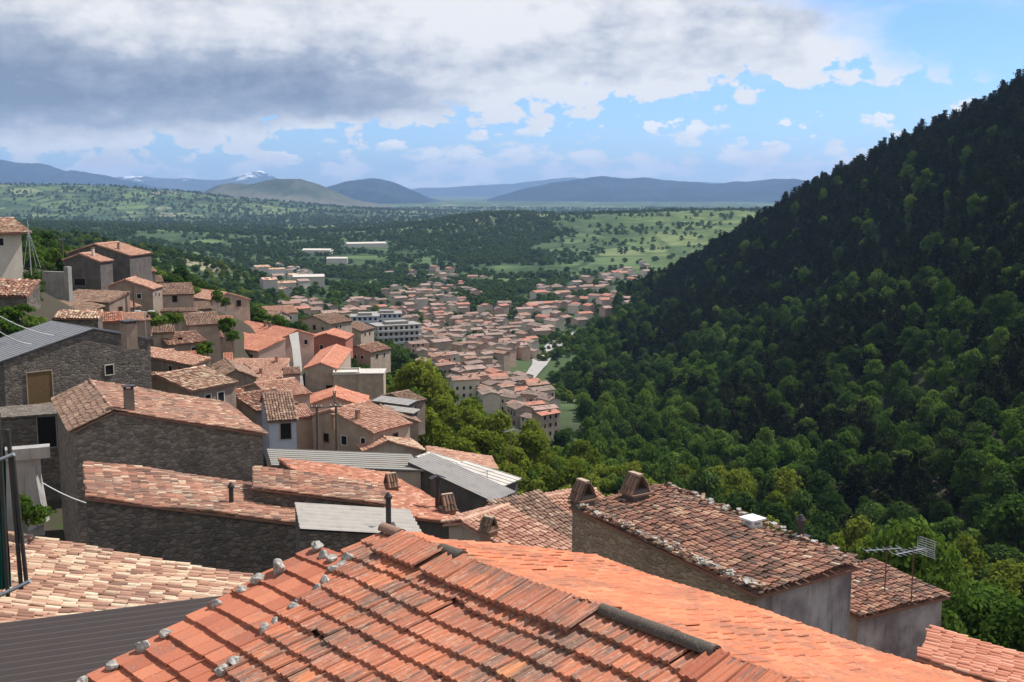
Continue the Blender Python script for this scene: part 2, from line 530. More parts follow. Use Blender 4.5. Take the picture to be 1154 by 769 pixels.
# ------------------------------------------------------------------ terrain
CTRL = [(0, 0, -12), (-15, 0, -14), (15, 0, -18), (0, 14, -13), (14, 14, -19), (-20, 30, -25), (5, 35, -21), (20, 40, -26), (30, 25, -26), (-60, 30, -22), (-45, 0, -16), (-30, 20, -25), (-30, 45, -28), (-32, 70, -27), (-22, 60, -28), (-50, 60, -22), (-52, 80, -19), (60, 20, -37), (60, 60, -42)]
for u, v, d, dz in [(60, 600, 50, -10), (250, 645, 50, -4), (100, 490, 88, -4), (20, 375, 106, -.5), (60, 378, 108, -1), (15, 312, 128, 0), (20, 349, 113, -2.5), (60, 335, 140, 0), (100, 350, 165, -2), (110, 322, 200, -1),
                    (200, 350, 200, -1), (265, 352, 235, -1), (225, 400, 165, -2), (200, 428, 130, -2), (320, 445, 195, -2), (362, 448, 205, -2), (405, 446, 205, -2), (315, 494, 98, -2),
                    (440, 515, 115, -5), (540, 550, 110, -6), (465, 490, 135, -5), (700, 640, 50, -7), (1000, 720, 50, -6),
                    (560, 580, 140, -11), (640, 540, 200, -8), (600, 500, 260, -8), (500, 470, 280, -8), (440, 430, 300, -8), (850, 600, 190, -8), (1000, 650, 170, -8), (1120, 700, 150, -7),
                    (300, 345, 330, -9), (150, 310, 330, -7), (50, 295, 260, -3), (0, 262, 300, -2), (100, 270, 900, 0), (200, 290, 900, 0), (300, 330, 800, -3), (350, 365, 450, -3), (385, 385, 480, 0),
                    (480, 430, 480, 0), (610, 490, 380, 0), (560, 460, 420, 0), (600, 440, 520, 0), (420, 380, 650, 0), (500, 340, 950, 0), (640, 340, 1000, 0), (540, 400, 600, 0), (700, 330, 1050, 0),
                    (0, 250, 1200, 0), (-200, 260, 500, 0),
                    # wooded hill: foot, flank, crest
                    (1154, 760, 130, 0), (1100, 680, 165, -3), (1000, 625, 210, -4), (850, 565, 270, -4), (680, 520, 310, -4), (640, 450, 560, -3), (690, 370, 850, 0),
                    (1154, 90, 600, -8), (1000, 165, 700, -8), (900, 215, 780, -8), (820, 265, 860, -8), (745, 310, 950, -6), (700, 345, 1000, 0),
                    (1154, 520, 230, -2), (1154, 300, 390, -4), (1154, 190, 500, -6), (900, 410, 440, -3), (800, 400, 560, -3), (760, 350, 760, -3), (1000, 300, 540, -5), (900, 300, 640, -5), (1000, 480, 340, -3)]:
    p = at(u, v, d)
    CTRL.append((p[0], p[1], p[2] + dz))
CTRL += [(330, 700, 55), (300, 850, 10), (260, 1000, -40), (420, 500, 90), (400, 300, 50), (250, 150, 10), (180, 60, -10), (150, 0, -15), (200, 1150, -95), (60, 1200, -108), (-100, 1250, -109), (-350, 1250, -100)]
CTRL = np.array(CTRL, float)
_C = 12.0


def _phi(r2):
    return np.sqrt(r2 + _C * _C)


def _solve():
    n = len(CTRL)
    D = ((CTRL[:, None, :2] - CTRL[None, :, :2]) ** 2).sum(-1)
    A = np.zeros((n + 3, n + 3))
    A[:n, :n] = _phi(D) - np.eye(n) * 1.0
    P = np.c_[np.ones(n), CTRL[:, :2]]
    A[:n, n:] = P
    A[n:, :n] = P.T
    return np.linalg.solve(A, np.r_[CTRL[:, 2], 0, 0, 0])


_Wt = _solve()


def vnoise(x, y, seed=0):
    """smooth value noise, vectorised"""
    xi, yi = np.floor(x).astype(np.int64), np.floor(y).astype(np.int64)
    fx, fy = x - xi, y - yi
    fx, fy = fx * fx * (3 - 2 * fx), fy * fy * (3 - 2 * fy)

    def h(a, b):
        k = (a * 374761393 + b * 668265263 + seed * 1442695041) & 0xffffffff
        k = ((k ^ (k >> 13)) * 1274126177) & 0xffffffff
        return ((k ^ (k >> 16)) & 0xffff) / 65535.0
    return (h(xi, yi) * (1 - fx) + h(xi + 1, yi) * fx) * (1 - fy) + (h(xi, yi + 1) * (1 - fx) + h(xi + 1, yi + 1) * fx) * fy


def fbm(x, y, o=4, seed=0):
    s, a, t = 0, 1.0, 0
    for i in range(o):
        s = s + a * vnoise(x * 2 ** i, y * 2 ** i, seed + i)
        t += a
        a *= 0.5
    return s / t


def bumpf(x, y, cx, cy, rx, ry, h):
    return h * np.exp(-((x - cx) / rx) ** 2 - ((y - cy) / ry) ** 2)


def height(x, y):
    x, y = np.atleast_1d(np.asarray(x, float)), np.atleast_1d(np.asarray(y, float))
    z = np.empty(len(x))
    for i in range(0, len(x), 20000):
        X, Yy = x[i:i + 20000], y[i:i + 20000]
        r2 = (X[:, None] - CTRL[None, :, 0]) ** 2 + (Yy[:, None] - CTRL[None, :, 1]) ** 2
        z[i:i + 20000] = _phi(r2) @ _Wt[:-3] + _Wt[-3] + _Wt[-2] * X + _Wt[-1] * Yy
    # valley plain beyond, with low hills
    pl = -110 + (fbm(x / 900, y / 900, 4, 5) - 0.5) * 26
    pl = pl + bumpf(x, y, -1900, 5200, 900, 700, 120) + bumpf(x, y, -2700, 4600, 700, 700, 95)
    pl = pl + bumpf(x, y, 420, 2500, 560, 700, 44) + bumpf(x, y, 900, 3600, 900, 900, 50) + bumpf(x, y, -60, 2600, 200, 340, 26) + bumpf(x, y, -900, 1900, 500, 500, 20)
    pl = pl + bumpf(x, y, -1500, 2400, 800, 900, 42)
    rr = np.hypot(x, y)
    k = np.clip((rr - 950) / 500, 0, 1)
    k = k * k * (3 - 2 * k)
    k = np.maximum(k, np.clip((np.abs(x) - 420) / 250, 0, 1) * np.clip((rr - 500) / 300, 0, 1))
    return z * (1 - k) + pl * k


def field_mat():
    N, b, m = new_mat('ground', 1.0)
    b.inputs['Specular IOR Level'].default_value = 0.05
    pos = N.n('ShaderNodeNewGeometry').outputs['Position']
    sep = N.n('ShaderNodeSeparateXYZ', {0: pos})
    dist = N.n('ShaderNodeVectorMath', {0: pos}, operation='LENGTH').outputs['Value']
    wob = N.n('ShaderNodeVectorMath', {0: pos, 1: N.n('ShaderNodeVectorMath', {0: N.noise(pos, 0.006, 3, out=1), 1: (70, 70, 0)}, operation='MULTIPLY').outputs[0]}, operation='ADD').outputs[0]
    v = N.mapping(wob, (1.0, 0.55, 0.0), (0, 0, 0.35))
    cell = N.vor(v, 0.0085, 'F1', 'Color')
    bw = N.n('ShaderNodeRGBToBW', {0: cell}).outputs[0]
    dedge = N.vor(v, 0.0085, 'DISTANCE_TO_EDGE', 'Distance')
    fld = N.ramp(bw, [(0.15, (0.062, 0.092, 0.040)), (0.35, (0.090, 0.132, 0.052)), (0.5, (0.118, 0.165, 0.062)), (0.62, (0.100, 0.145, 0.056)), (0.74, (0.165, 0.195, 0.085)), (0.85, (0.23, 0.215, 0.14)), (0.95, (0.07, 0.10, 0.04))], 'CONSTANT')
    big = N.noise(pos, 0.0021, 5, 0.6)
    wood = N.noise(pos, 0.009, 6, 0.65)
    wf = N.sm(N.math('ADD', N.math('MULTIPLY', big, 0.6), N.math('MULTIPLY', wood, 0.5)), 0.50, 0.60)
    woodc = N.mix(N.sm(N.noise(pos, 0.05, 4), 0.4, 0.65), (0.032, 0.058, 0.024), (0.055, 0.088, 0.034))
    col = N.mix(wf, fld, woodc)
    col = N.mix(N.sm(dedge, 0.055, 0.02), col, (0.032, 0.056, 0.024))
    # sunny meadow shoulder right of the town
    shx = N.math('MULTIPLY', N.sm(sep.outputs[0], 60, 420), N.sm(sep.outputs[1], 1150, 1500))
    shx = N.math('MULTIPLY', shx, N.sm(sep.outputs[1], 4200, 3400))
    mead = N.mix(N.sm(N.noise(pos, 0.016, 9, 0.72), 0.44, 0.56), (0.150, 0.185, 0.058), (0.058, 0.092, 0.030))
    col = N.mix(N.math('MULTIPLY', shx, 0.8), col, mead)
    # near ground: grass, earth
    g = N.noise(pos, 0.35, 7, 0.7)
    near = N.mix(N.sm(g, 0.50, 0.66), (0.060, 0.050, 0.038), (0.040, 0.068, 0.018))
    col = N.mix(N.sm(dist, 520, 300), col, near)
    # bare grey-green upper slopes of the far hills
    bare = N.math('MULTIPLY', N.sm(sep.outputs[2], -60, 20), N.sm(sep.outputs[1], 5600, 6300))
    col = N.mix(bare, col, N.mix(N.noise(pos, 0.004, 6), (0.10, 0.115, 0.075), (0.18, 0.175, 0.13)))
    # far plain is patchy
    N.set(b.inputs['Base Color'], col)
    return m


field_mat()


def build_ground():
    nr, nc = 520, 420
    s = np.geomspace(30, 30060, nr)
    s[0] = 0
    t = np.linspace(-1, 1, nc)
    t = np.sign(t) * (0.75 * np.abs(t) + 0.55 * np.abs(t) ** 3)
    S, T = np.meshgrid(s, t, indexing='ij')
    X, Yg = T * (S + 60), S - 60
    H = height(X.ravel(), Yg.ravel())
    V = np.c_[X.ravel(), Yg.ravel(), H]
    i, j = np.meshgrid(np.arange(nr - 1), np.arange(nc - 1), indexing='ij')
    a = (i * nc + j).ravel()
    mb = MB()
    mb.add(V, np.c_[a, a + 1, a + nc + 1, a + nc])
    o = mb.build('ground', 'ground', smooth=True)
    tag(o, 'green valley floor of fields and meadows with village slope in front', None, kind='structure')


build_ground()


def ground_hit(u, v, d0=100, d1=9000):
    ds = np.geomspace(d0, d1, 700)
    r = ray(u, v)
    P = ds[:, None] * r / r[1]
    h = height(P[:, 0], P[:, 1])
    k = np.where(P[:, 2] < h)[0]
    return P[k[0]] if len(k) else None


# ------------------------------------------------------------------ mountains
def mtn_mat(name, c1, c2, snow=None):
    N, b, m = new_mat(name, 1.0)
    b.inputs['Specular IOR Level'].default_value = 0.0
    pos = N.n('ShaderNodeNewGeometry').outputs['Position']
    f = N.noise(pos, 0.0016, 7, 0.65)
    col = N.mix(N.sm(f, 0.42, 0.62), c1, c2)
    if snow:
        z = N.n('ShaderNodeSeparateXYZ', {0: pos}).outputs[2]
        s = N.math('ADD', z, N.math('MULTIPLY', N.math('SUBTRACT', N.noise(pos, 0.0022, 6, 0.7), 0.5), 900))
        col = N.mix(N.sm(s, snow, snow + 120), col, (0.75, 0.77, 0.8))
    N.set(b.inputs['Base Color'], col)


mtn_mat('mountain', (0.012, 0.025, 0.038), (0.024, 0.042, 0.052))  # haze blue and cloud shade mixed into the dark forest colour
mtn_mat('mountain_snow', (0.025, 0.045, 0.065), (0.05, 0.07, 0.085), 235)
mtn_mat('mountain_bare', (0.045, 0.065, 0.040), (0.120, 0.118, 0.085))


def mountain(label, prof, d, depth, mat='mountain', base=-125, seed=1, rough=0.18):
    """a ridge whose skyline passes through photo points prof at distance d; real cross-section of width 2*depth"""
    us = np.array([p[0] for p in prof], float)
    zs = np.array([at(577, p[1] - 3.5, d)[2] for p in prof])
    xs = (us - 577) / FPX * d
    nx = max(90, int((xs[-1] - xs[0]) / (d * 0.0016)))
    X = np.linspace(xs[0], xs[-1], nx)
    Zt = np.interp(X, xs, zs)
    k = np.array([1, 2, 3, 2, 1.]) / 9
    Zt = np.convolve(np.pad(Zt, 2, 'edge'), k, 'valid')
    Zt = Zt + (fbm(X / (d * 0.020), X * 0 + seed, 5, seed + 31) - 0.5) * (Zt - base) * 0.16
    T = np.linspace(-1, 1, 60)
    XX, TT = np.meshgrid(X, T, indexing='ij')
    ZT = np.repeat(Zt[:, None], len(T), 1)
    wob = (fbm(XX / (depth * 0.35), TT * 3 + 7, 5, seed) - 0.5)
    prof_t = np.clip(1 - np.abs(TT + wob * 0.35 * (np.abs(TT) > 0.05)), 0, 1) ** 1.15
    ZZ = base + (ZT - base) * prof_t
    rid = 1 - np.abs(2 * fbm(XX / (depth * 0.20) + wob * 2, TT * 1.6 + 3, 5, seed + 9) - 1)
    ZZ += (rid - 0.75) * (ZT - base) * rough * 1.6 * np.clip(np.abs(TT) * 5, 0, 1)
    V = np.c_[XX.ravel(), (d + TT * depth).ravel(), ZZ.ravel()]
    i, j = np.meshgrid(np.arange(nx - 1), np.arange(len(T) - 1), indexing='ij')
    a = (i * len(T) + j).ravel()
    mb = MB()
    mb.add(V, np.c_[a, a + len(T), a + len(T) + 1, a + 1])
    o = mb.build('mountain', mat, smooth=True)
    tag(o, label, None, kind='structure')


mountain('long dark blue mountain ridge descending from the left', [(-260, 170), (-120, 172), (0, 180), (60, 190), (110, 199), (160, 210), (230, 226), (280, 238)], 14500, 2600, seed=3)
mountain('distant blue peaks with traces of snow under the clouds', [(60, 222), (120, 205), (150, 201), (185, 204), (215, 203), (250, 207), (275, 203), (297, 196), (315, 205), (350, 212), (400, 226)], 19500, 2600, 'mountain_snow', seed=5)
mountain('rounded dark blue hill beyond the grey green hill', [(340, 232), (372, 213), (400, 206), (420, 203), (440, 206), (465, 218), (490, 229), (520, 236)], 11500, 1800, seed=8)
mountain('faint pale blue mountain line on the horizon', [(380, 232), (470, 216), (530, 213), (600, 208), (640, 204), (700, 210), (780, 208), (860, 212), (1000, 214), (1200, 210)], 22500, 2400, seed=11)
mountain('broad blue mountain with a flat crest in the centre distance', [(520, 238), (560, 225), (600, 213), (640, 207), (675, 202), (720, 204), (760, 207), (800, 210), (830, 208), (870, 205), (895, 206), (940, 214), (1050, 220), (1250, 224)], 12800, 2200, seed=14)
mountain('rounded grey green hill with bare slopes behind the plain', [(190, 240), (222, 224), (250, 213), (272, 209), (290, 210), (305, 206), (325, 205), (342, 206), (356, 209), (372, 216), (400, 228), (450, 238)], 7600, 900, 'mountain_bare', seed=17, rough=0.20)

# ------------------------------------------------------------------ roofs
def unit(v):
    v = np.asarray(v, float)
    return v / np.linalg.norm(v)


def coppi(mb, A, rd, sd, L, S, cw=0.24, ex=0.38, seg=5, mi=0, jit=1.0, sag=0.06, rng=RNG, over=0.06, keep=None, bias=0.0):
    """half-round clay tiles over the rectangle A + a*rd + s*sd (0<a<L, 0<s<S)"""
    rd, sd = unit(rd), unit(sd)
    nn = np.cross(rd, sd)
    if nn[2] < 0:
        nn = -nn
    nc, nr = max(2, int(round(L / cw))), max(2, int(math.ceil(S / ex)))
    cw = L / nc
    ex = S / nr
    I, J = np.meshgrid(np.arange(nc), np.arange(nr), indexing='ij')
    I, J = I.ravel(), J.ravel()
    n = len(I)
    a0 = (I + 0.5) * cw + rng.normal(0, 0.05 * cw * jit, n)
    s0 = J * ex + rng.normal(0, 0.07 * ex * jit, n) + (rng.normal(0, 0.10 * ex * jit, nc))[I]
    if keep is not None:
        k = keep(a0, s0 + ex * 0.5)
        I, J, a0, s0 = I[k], J[k], a0[k], s0[k]
        n = len(I)
    yaw = rng.normal(0, 0.05 * jit, n)
    ln = ex * 1.22
    ph = np.linspace(0, math.pi, seg + 1)
    ca, sa = np.cos(ph), np.sin(ph)
    r0, r1 = 0.40 * cw, 0.50 * cw
    t = np.concatenate([np.zeros(seg + 1), np.ones(seg + 1)])
    la = np.concatenate([r0 * ca, r1 * ca])
    lz = np.concatenate([r0 * sa * 0.75, r1 * sa * 0.75])
    ls = t * ln
    lift = 0.020 + 0.035 * t
    aa = a0[:, None] + la[None] + yaw[:, None] * (ls - ln / 2)[None]
    ss = s0[:, None] + ls[None] - 0.0
    ss = np.minimum(ss, S + over)
    zz = (lz + lift)[None] + rng.normal(0, 0.010 * jit, n)[:, None]
    p1, p2, p3 = rng.uniform(0, 6, 3)
    zz = zz + sag * (np.sin(aa * 0.9 + p1) * 0.5 + np.sin(ss * 0.8 + p2 + aa * 0.35) * 0.5 + np.sin(aa * 2.1 + ss * 1.3 + p3) * 0.25) - sag * 0.2
    V = A + aa[..., None] * rd + ss[..., None] * sd + zz[..., None] * nn
    m = seg + 1
    f = np.array([[k, k + 1, m + k + 1, m + k] for k in range(seg)])
    F = (np.arange(n)[:, None, None] * (2 * m) + f[None]).reshape(-1, 4)
    rv = np.clip(rng.beta(1.1, 1.35, n) * 0.98 + rng.normal(0.0, 0.05, n) + 0.25 * (vnoise(a0 * 0.7, s0 * 0.7, 3) - 0.5) + bias, 0, 1)
    mb.add(V.reshape(-1, 3), F, mi, np.repeat(rv, seg))


def slab(mb, A, rd, sd, L, S, th=0.10, mi=0, top=-0.015, rnd=0.3, ov=0.0):
    rd, sd = unit(rd), unit(sd)
    nn = np.cross(rd, sd)
    if nn[2] < 0:
        nn = -nn
    c = A + rd * L / 2 + sd * S / 2 + nn * (top - th / 2)
    mb.box(c, (L / 2 + ov, S / 2 + ov, th / 2), mi, (rd, sd, nn), rnd)


def corrugated(mb, A, rd, sd, L, S, pitch=0.18, amp=0.02, mi=0, nseg=4, along='s', sag=0.0, rnd=0.5):
    """wavy sheet; the waves run down the slope"""
    rd, sd = unit(rd), unit(sd)
    nn = np.cross(rd, sd)
    if nn[2] < 0:
        nn = -nn
    na = int(L / pitch * 6) + 1
    a = np.linspace(0, L, na)
    s = np.linspace(0, S, nseg + 1)
    Aa, Ss = np.meshgrid(a, s, indexing='ij')
    step = np.floor(Ss / (S / nseg) - 1e-6) * 0.006
    z = amp * np.sin(Aa * 2 * math.pi / pitch) - step + sag * np.sin(Aa * 0.7 + Ss)
    V = A + Aa[..., None] * rd + Ss[..., None] * sd + z[..., None] * nn
    i, j = np.meshgrid(np.arange(na - 1), np.arange(nseg), indexing='ij')
    k = (i * (nseg + 1) + j).ravel()
    V = V.reshape(-1, 3)
    n0 = len(V)
    Fq = np.c_[k, k + 1, k + nseg + 2, k + nseg + 1]
    mb.add(np.vstack([V, V - nn * 0.012]), np.vstack([Fq, Fq[:, ::-1] + n0]), mi, rnd)


def window_part(parent, org, c, right, nrm, w, h, frame='wood_door', pane='hole', name='window', fr=0.07):
    """frame with a recessed pane; c = centre on the wall face"""
    right, nrm = unit(right), unit(nrm)
    up = np.array([0, 0, 1.0])
    ax = (right, up, nrm)
    mb = MB()
    for s in (-1, 1):
        mb.box(c + right * s * (w / 2 + fr / 2) + nrm * 0.02, (fr / 2, h / 2 + fr, 0.045), 0, ax)
        mb.box(c + up * s * (h / 2 + fr / 2) + nrm * 0.02, (w / 2 - 0.001, fr / 2 - 0.001, 0.045), 0, ax)
    o = mb.build(name, frame, parent, org)
    mb = MB()
    mb.box(c + nrm * 0.008, (w / 2, h / 2, 0.012), 0, ax)
    mb.build('pane' if name != 'door' else 'door_leaf', pane, o, (0, 0, 0) if False else (0, 0, 0)).location = -Vector([float(q) for q in org])
    return o


def chimney(parent, org, base, kind, h=1.2, mat=None, yaw=0.0, w=0.5):
    b = np.asarray(base, float)
    cy, sy = math.cos(yaw), math.sin(yaw)
    ax = ((cy, sy, 0), (-sy, cy, 0), (0, 0, 1))
    mb = MB()
    cap = MB()
    if kind == 'pipe':
        mb.tube(b - [0, 0, 0.3], b + [0, 0, h], 0.13, 0.13, 12)
        mb.box(b + [0, 0, 0.06], (0.30, 0.30, 0.03), 0, ax)
        cap.tube(b + [0, 0, h + 0.002], b + [0, 0, h + 0.12], 0.19, 0.19, 12)
        cap.tube(b + [0, 0, h + 0.12], b + [0, 0, h + 0.3], 0.17, 0.06, 12)
        m, cm = mat or 'iron', mat or 'iron'
    elif kind == 'hat':
        mb.tube(b - [0, 0, 0.3], b + [0, 0, h], 0.15, 0.15, 12)
        cap.tube(b + [0, 0, h + 0.002], b + [0, 0, h + 0.04], 0.12, 0.12, 6)
        for s in (-1, 1):
            cap.box(b + [s * 0.24 * cy, s * 0.24 * sy, h + 0.10], (0.28, 0.26, 0.02), 0, ((cy * 0.93, sy * 0.93, -s * 0.36), ax[1], (s * 0.36 * cy, s * 0.36 * sy, 0.93)))
        m, cm = 'iron', 'iron'
    elif kind == 'tent':
        mb.box(b + [0, 0, h * 0.12], (w * 0.46, w * 0.5, h * 0.12 + 0.25), 0, ax)
        cap.box(b + [0, 0, h * 0.24 + 0.045], (w * 0.60, w * 0.64, 0.04), 0, ax, 0.3)
        for s in (-1, 1):
            rd = np.array(ax[0])
            top = b + [0, 0, h] + np.array(ax[1]) * s * 0.09 - rd * w * 0.5
            sdv = unit(np.array(ax[1]) * s * (w * 0.58 - 0.09) - np.array([0, 0, h * 0.72]))
            ls = math.hypot(w * 0.58 - 0.09, h * 0.72)
            coppi(cap, top, rd, sdv, w, ls, cw=w * 0.25, ex=ls, seg=6, sag=0, rng=np.random.default_rng(int(abs(b[0]) * 1000)), jit=1.0, over=0.0, bias=-0.2)
            slab(cap, top, rd, sdv, w, ls * 0.98, 0.03, 0, -0.02, 0.05)
        cap.box(b + [0, 0, h + 0.04], (w * 0.42, 0.12, 0.05), 0, ax, 0.95)
        m, cm = mat or 'plaster_dark', 'tile_brown'
    else:
        mb.box(b + [0, 0, h / 2 - 0.25], (w / 2, w / 2, h / 2 + 0.25), 0, ax)
        for sx in (-1, 1):
            for sy2 in (-1, 1):
                cap.box(b + np.array(ax[0]) * sx * w * 0.38 + np.array(ax[1]) * sy2 * w * 0.38 + [0, 0, h + 0.082], (0.05, 0.05, 0.08), 0, ax)
        cap.box(b + [0, 0, h + 0.20], (w * 0.68, w * 0.68, 0.035), 0, ax)
        m, cm = mat or 'plaster_grey', {'boxiron': 'iron', 'boxwhite': 'white_paint'}.get(kind, 'tile_brown')
    o = mb.build('chimney', m, parent, org)
    c = cap.build('chimney_cap', cm, o)
    c.location = -Vector([float(q) for q in org])
    return o


FOOT = []


def house(name, label, R, dist, yaw, pitch, W, L, W2=None, wh=5.0, tile='tile_old', wall='stone', wall2=None, ov=0.28, og=0.18, chim=(), wins=(), cat='house',
          group=None, seg=4, kind='coppi', tile2=None, cw=0.24, ex=0.38, slabm=None, sag=0.06, pitch2=None, seed=None, bias=0.0, pitch_mat=None):
    """A gabled (or, with W2=0, lean-to) house. R: photo point of one ridge end, dist metres ahead; yaw: compass of the first slope's fall
    (degrees from +X, anticlockwise); W, W2: plan widths of the two slopes; L: signed ridge length."""
    A = at(R[0], R[1], dist) if len(R) == 2 else np.asarray(R, float)
    rng = np.random.default_rng(seed if seed is not None else int(abs(A[0] * 37 + A[1] * 11)) + 5)
    W2 = W if W2 is None else W2
    cy, sy = math.cos(rad(yaw)), math.sin(rad(yaw))
    hx, rd = np.array([cy, sy, 0.]), np.array([-sy, cy, 0.])
    if L < 0:
        A = A + rd * L
        L = -L
    tp = math.tan(rad(pitch))
    tp2 = tp if pitch2 is None else math.tan(rad(pitch2))
    zb = A[2] - max(W * tp, W2 * tp2) - wh
    ctr = A + rd * L / 2 + hx * (W - W2) / 2
    org = np.array([ctr[0], ctr[1], zb])
    root = thing(name, label, cat, org, group)
    FOOT.append((ctr[0], ctr[1], max(L, W + W2) * 0.5))
    if DEBUG:
        for nmq, aq, cq in (('R0', 0, 0), ('R1', L, 0), ('E0', 0, W), ('E1', L, W), ('w0', 0, -W2), ('w1', L, -W2)):
            zq = -tp * cq if cq >= 0 else tp2 * cq
            pq = proj(A + rd * aq + hx * cq + np.array([0, 0, zq]))
            print(nmq, '(%d,%d)' % (pq[0], pq[1]), end=' ')
        print(label[:60])
    # walls
    mb = MB()
    c0, c1 = -(W2 - ov) if W2 > 0.05 else 0.0, W - ov
    t0, t1 = -tp2 * abs(c0) - 0.13, -tp * c1 - 0.13
    a0, a1 = og, L - og

    def pt(a, c, z):
        return A + rd * a + hx * c + np.array([0, 0, z])
    for a, s in ((a0, 1), (a1, -1)):
        prof = [pt(a, c0, zb - A[2]), pt(a, c1, zb - A[2]), pt(a, c1, t1), pt(a, 0, -0.13)] + ([pt(a, c0, t0)] if W2 > 0.05 else [])
        mb.poly(prof if s > 0 else prof[::-1], 0)
    mb.poly([pt(a0, c1, zb - A[2]), pt(a1, c1, zb - A[2]), pt(a1, c1, t1), pt(a0, c1, t1)], 1)
    mb.poly([pt(a1, c0, zb - A[2]), pt(a0, c0, zb - A[2]), pt(a0, c0, t0), pt(a1, c0, t0)], 1)
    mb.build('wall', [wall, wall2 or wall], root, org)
    # roof
    mb = MB()
    sides = [(hx, W, tp, tile)] + ([(-hx, W2, tp2, tile2 or tile)] if W2 > 0.05 else [])
    mats = [tile, tile2 or tile]
    for k, (h, w, t, tm) in enumerate(sides):
        sd = unit(h + np.array([0, 0, -t]))
        S = w * math.sqrt(1 + t * t)
        if kind == 'coppi':
            coppi(mb, A, rd, sd, L, S, cw, ex, seg, k, rng=rng, sag=sag, bias=bias)
            slab(mb, A, rd, sd, L, S, 0.10, k, -0.015 - sag * 0.8)
        elif kind == 'sheet':
            corrugated(mb, A, rd, sd, L, S, cw * 1.42, 0.045 + (cw - 0.24) * 0.12, k, 3)
        else:
            slab(mb, A, rd, sd, L, S, 0.09, k, 0.03, 0.5)
            nn = unit(np.cross(rd, sd))
            nn = nn if nn[2] > 0 else -nn
            ns = max(2, int(L / 0.62))
            for q in range(ns + 1):
                mb.box(A + rd * (L * q / ns) + sd * S / 2 + nn * 0.05, (0.028, S / 2 + 0.02, 0.024), k, (rd, sd, nn))
            for q in range(1, max(1, int(S / 2.1))):
                mb.box(A + rd * L / 2 + sd * (2.1 * q) + nn * 0.034, (L / 2, 0.05, 0.006), k, (rd, sd, nn))
    if len(sides) == 2 and kind == 'coppi':       # ridge tiles
        n = max(2, int(L / 0.36))
        for q in range(n):
            a = L * q / n
            r0 = 0.13 + rng.normal(0, 0.006)
            th = np.linspace(0, math.pi, 6)
            ring = np.array([hx * math.cos(x) * r0 + np.array([0, 0, math.sin(x) * r0 * 0.9 + 0.02]) for x in th])
            V = np.vstack([A + rd * a + ring * 0.9, A + rd * (a + L / n * 1.1) + ring * 1.08])
            mb.add(V, [[i, i + 1, 7 + i, 6 + i] for i in range(5)], 0, rng.uniform(0, 1))
    mb.build('roof', mats, root, org)
    # chimneys: (u, v, kind, height[, mat, width]) at the photo point of the base
    for cdef in chim:
        best = None
        for h, w, t, tm in sides:
            nrm = unit(np.array([h[0] * t, h[1] * t, 1.0]))
            p = on_plane(cdef[0], cdef[1], A, nrm)
            c = np.dot(p - A, h)
            if -0.6 < c < w + 0.6 and p[1] > 0 and (best is None or abs(c - w / 2) < best[0]):
                best = (abs(c - w / 2), p)
        if best is not None:
            chimney(root, org, best[1], cdef[2], cdef[3], cdef[4] if len(cdef) > 4 else None, rad(yaw), cdef[5] if len(cdef) > 5 else 0.5)
    if not wins and group and wh > 4.2 and A[1] > 95:
        for nv, rt, base, ln_, top in ((-rd, hx, pt(a0, (c0 + c1) / 2, 0), c1 - c0, min(t0, t1)), (rd, hx, pt(a1, (c0 + c1) / 2, 0), c1 - c0, min(t0, t1)), (hx, rd, pt((a0 + a1) / 2, c1, 0), a1 - a0, t1), (-hx, rd, pt((a0 + a1) / 2, c0, 0), a1 - a0, t0)):
            if np.dot(nv, -base) / np.linalg.norm(base) < 0.25 or ln_ < 2.4:
                continue
            for q in np.linspace(-0.5, 0.5, max(1, int(ln_ / 2.6)) + 2)[1:-1]:
                if rng.uniform() < 0.75:
                    window_part(root, org, base + rt * (q * ln_ + rng.normal(0, .25)) + np.array([0, 0, top - 1.15 + rng.normal(0, .12)]), rt, nv, rng.uniform(.55, .8), rng.uniform(.7, 1.05), str(rng.choice(['wood_door', 'plaster_white', 'concrete_pale'])), 'hole')
    # windows: (u, v, side, w, h[, frame, pane, name]); side 'a' gable at the near end, 'b' far gable, 'e' eave of first slope, 'w' other eave
    for wd in wins:
        u, v, s, ww, hh = wd[:5]
        if s == 'a':
            p0, nv, rt = pt(a0, 0, -1), -rd, hx
        elif s == 'b':
            p0, nv, rt = pt(a1, 0, -1), rd, hx
        elif s == 'e':
            p0, nv, rt = pt(a0, c1, -1), hx, rd
        else:
            p0, nv, rt = pt(a0, c0, -1), -hx, rd
        p = on_plane(u, v, p0, nv)
        window_part(root, org, p, rt, nv, ww, hh, *(wd[5:8] if len(wd) > 5 else ()))
    return root, A, rd, hx


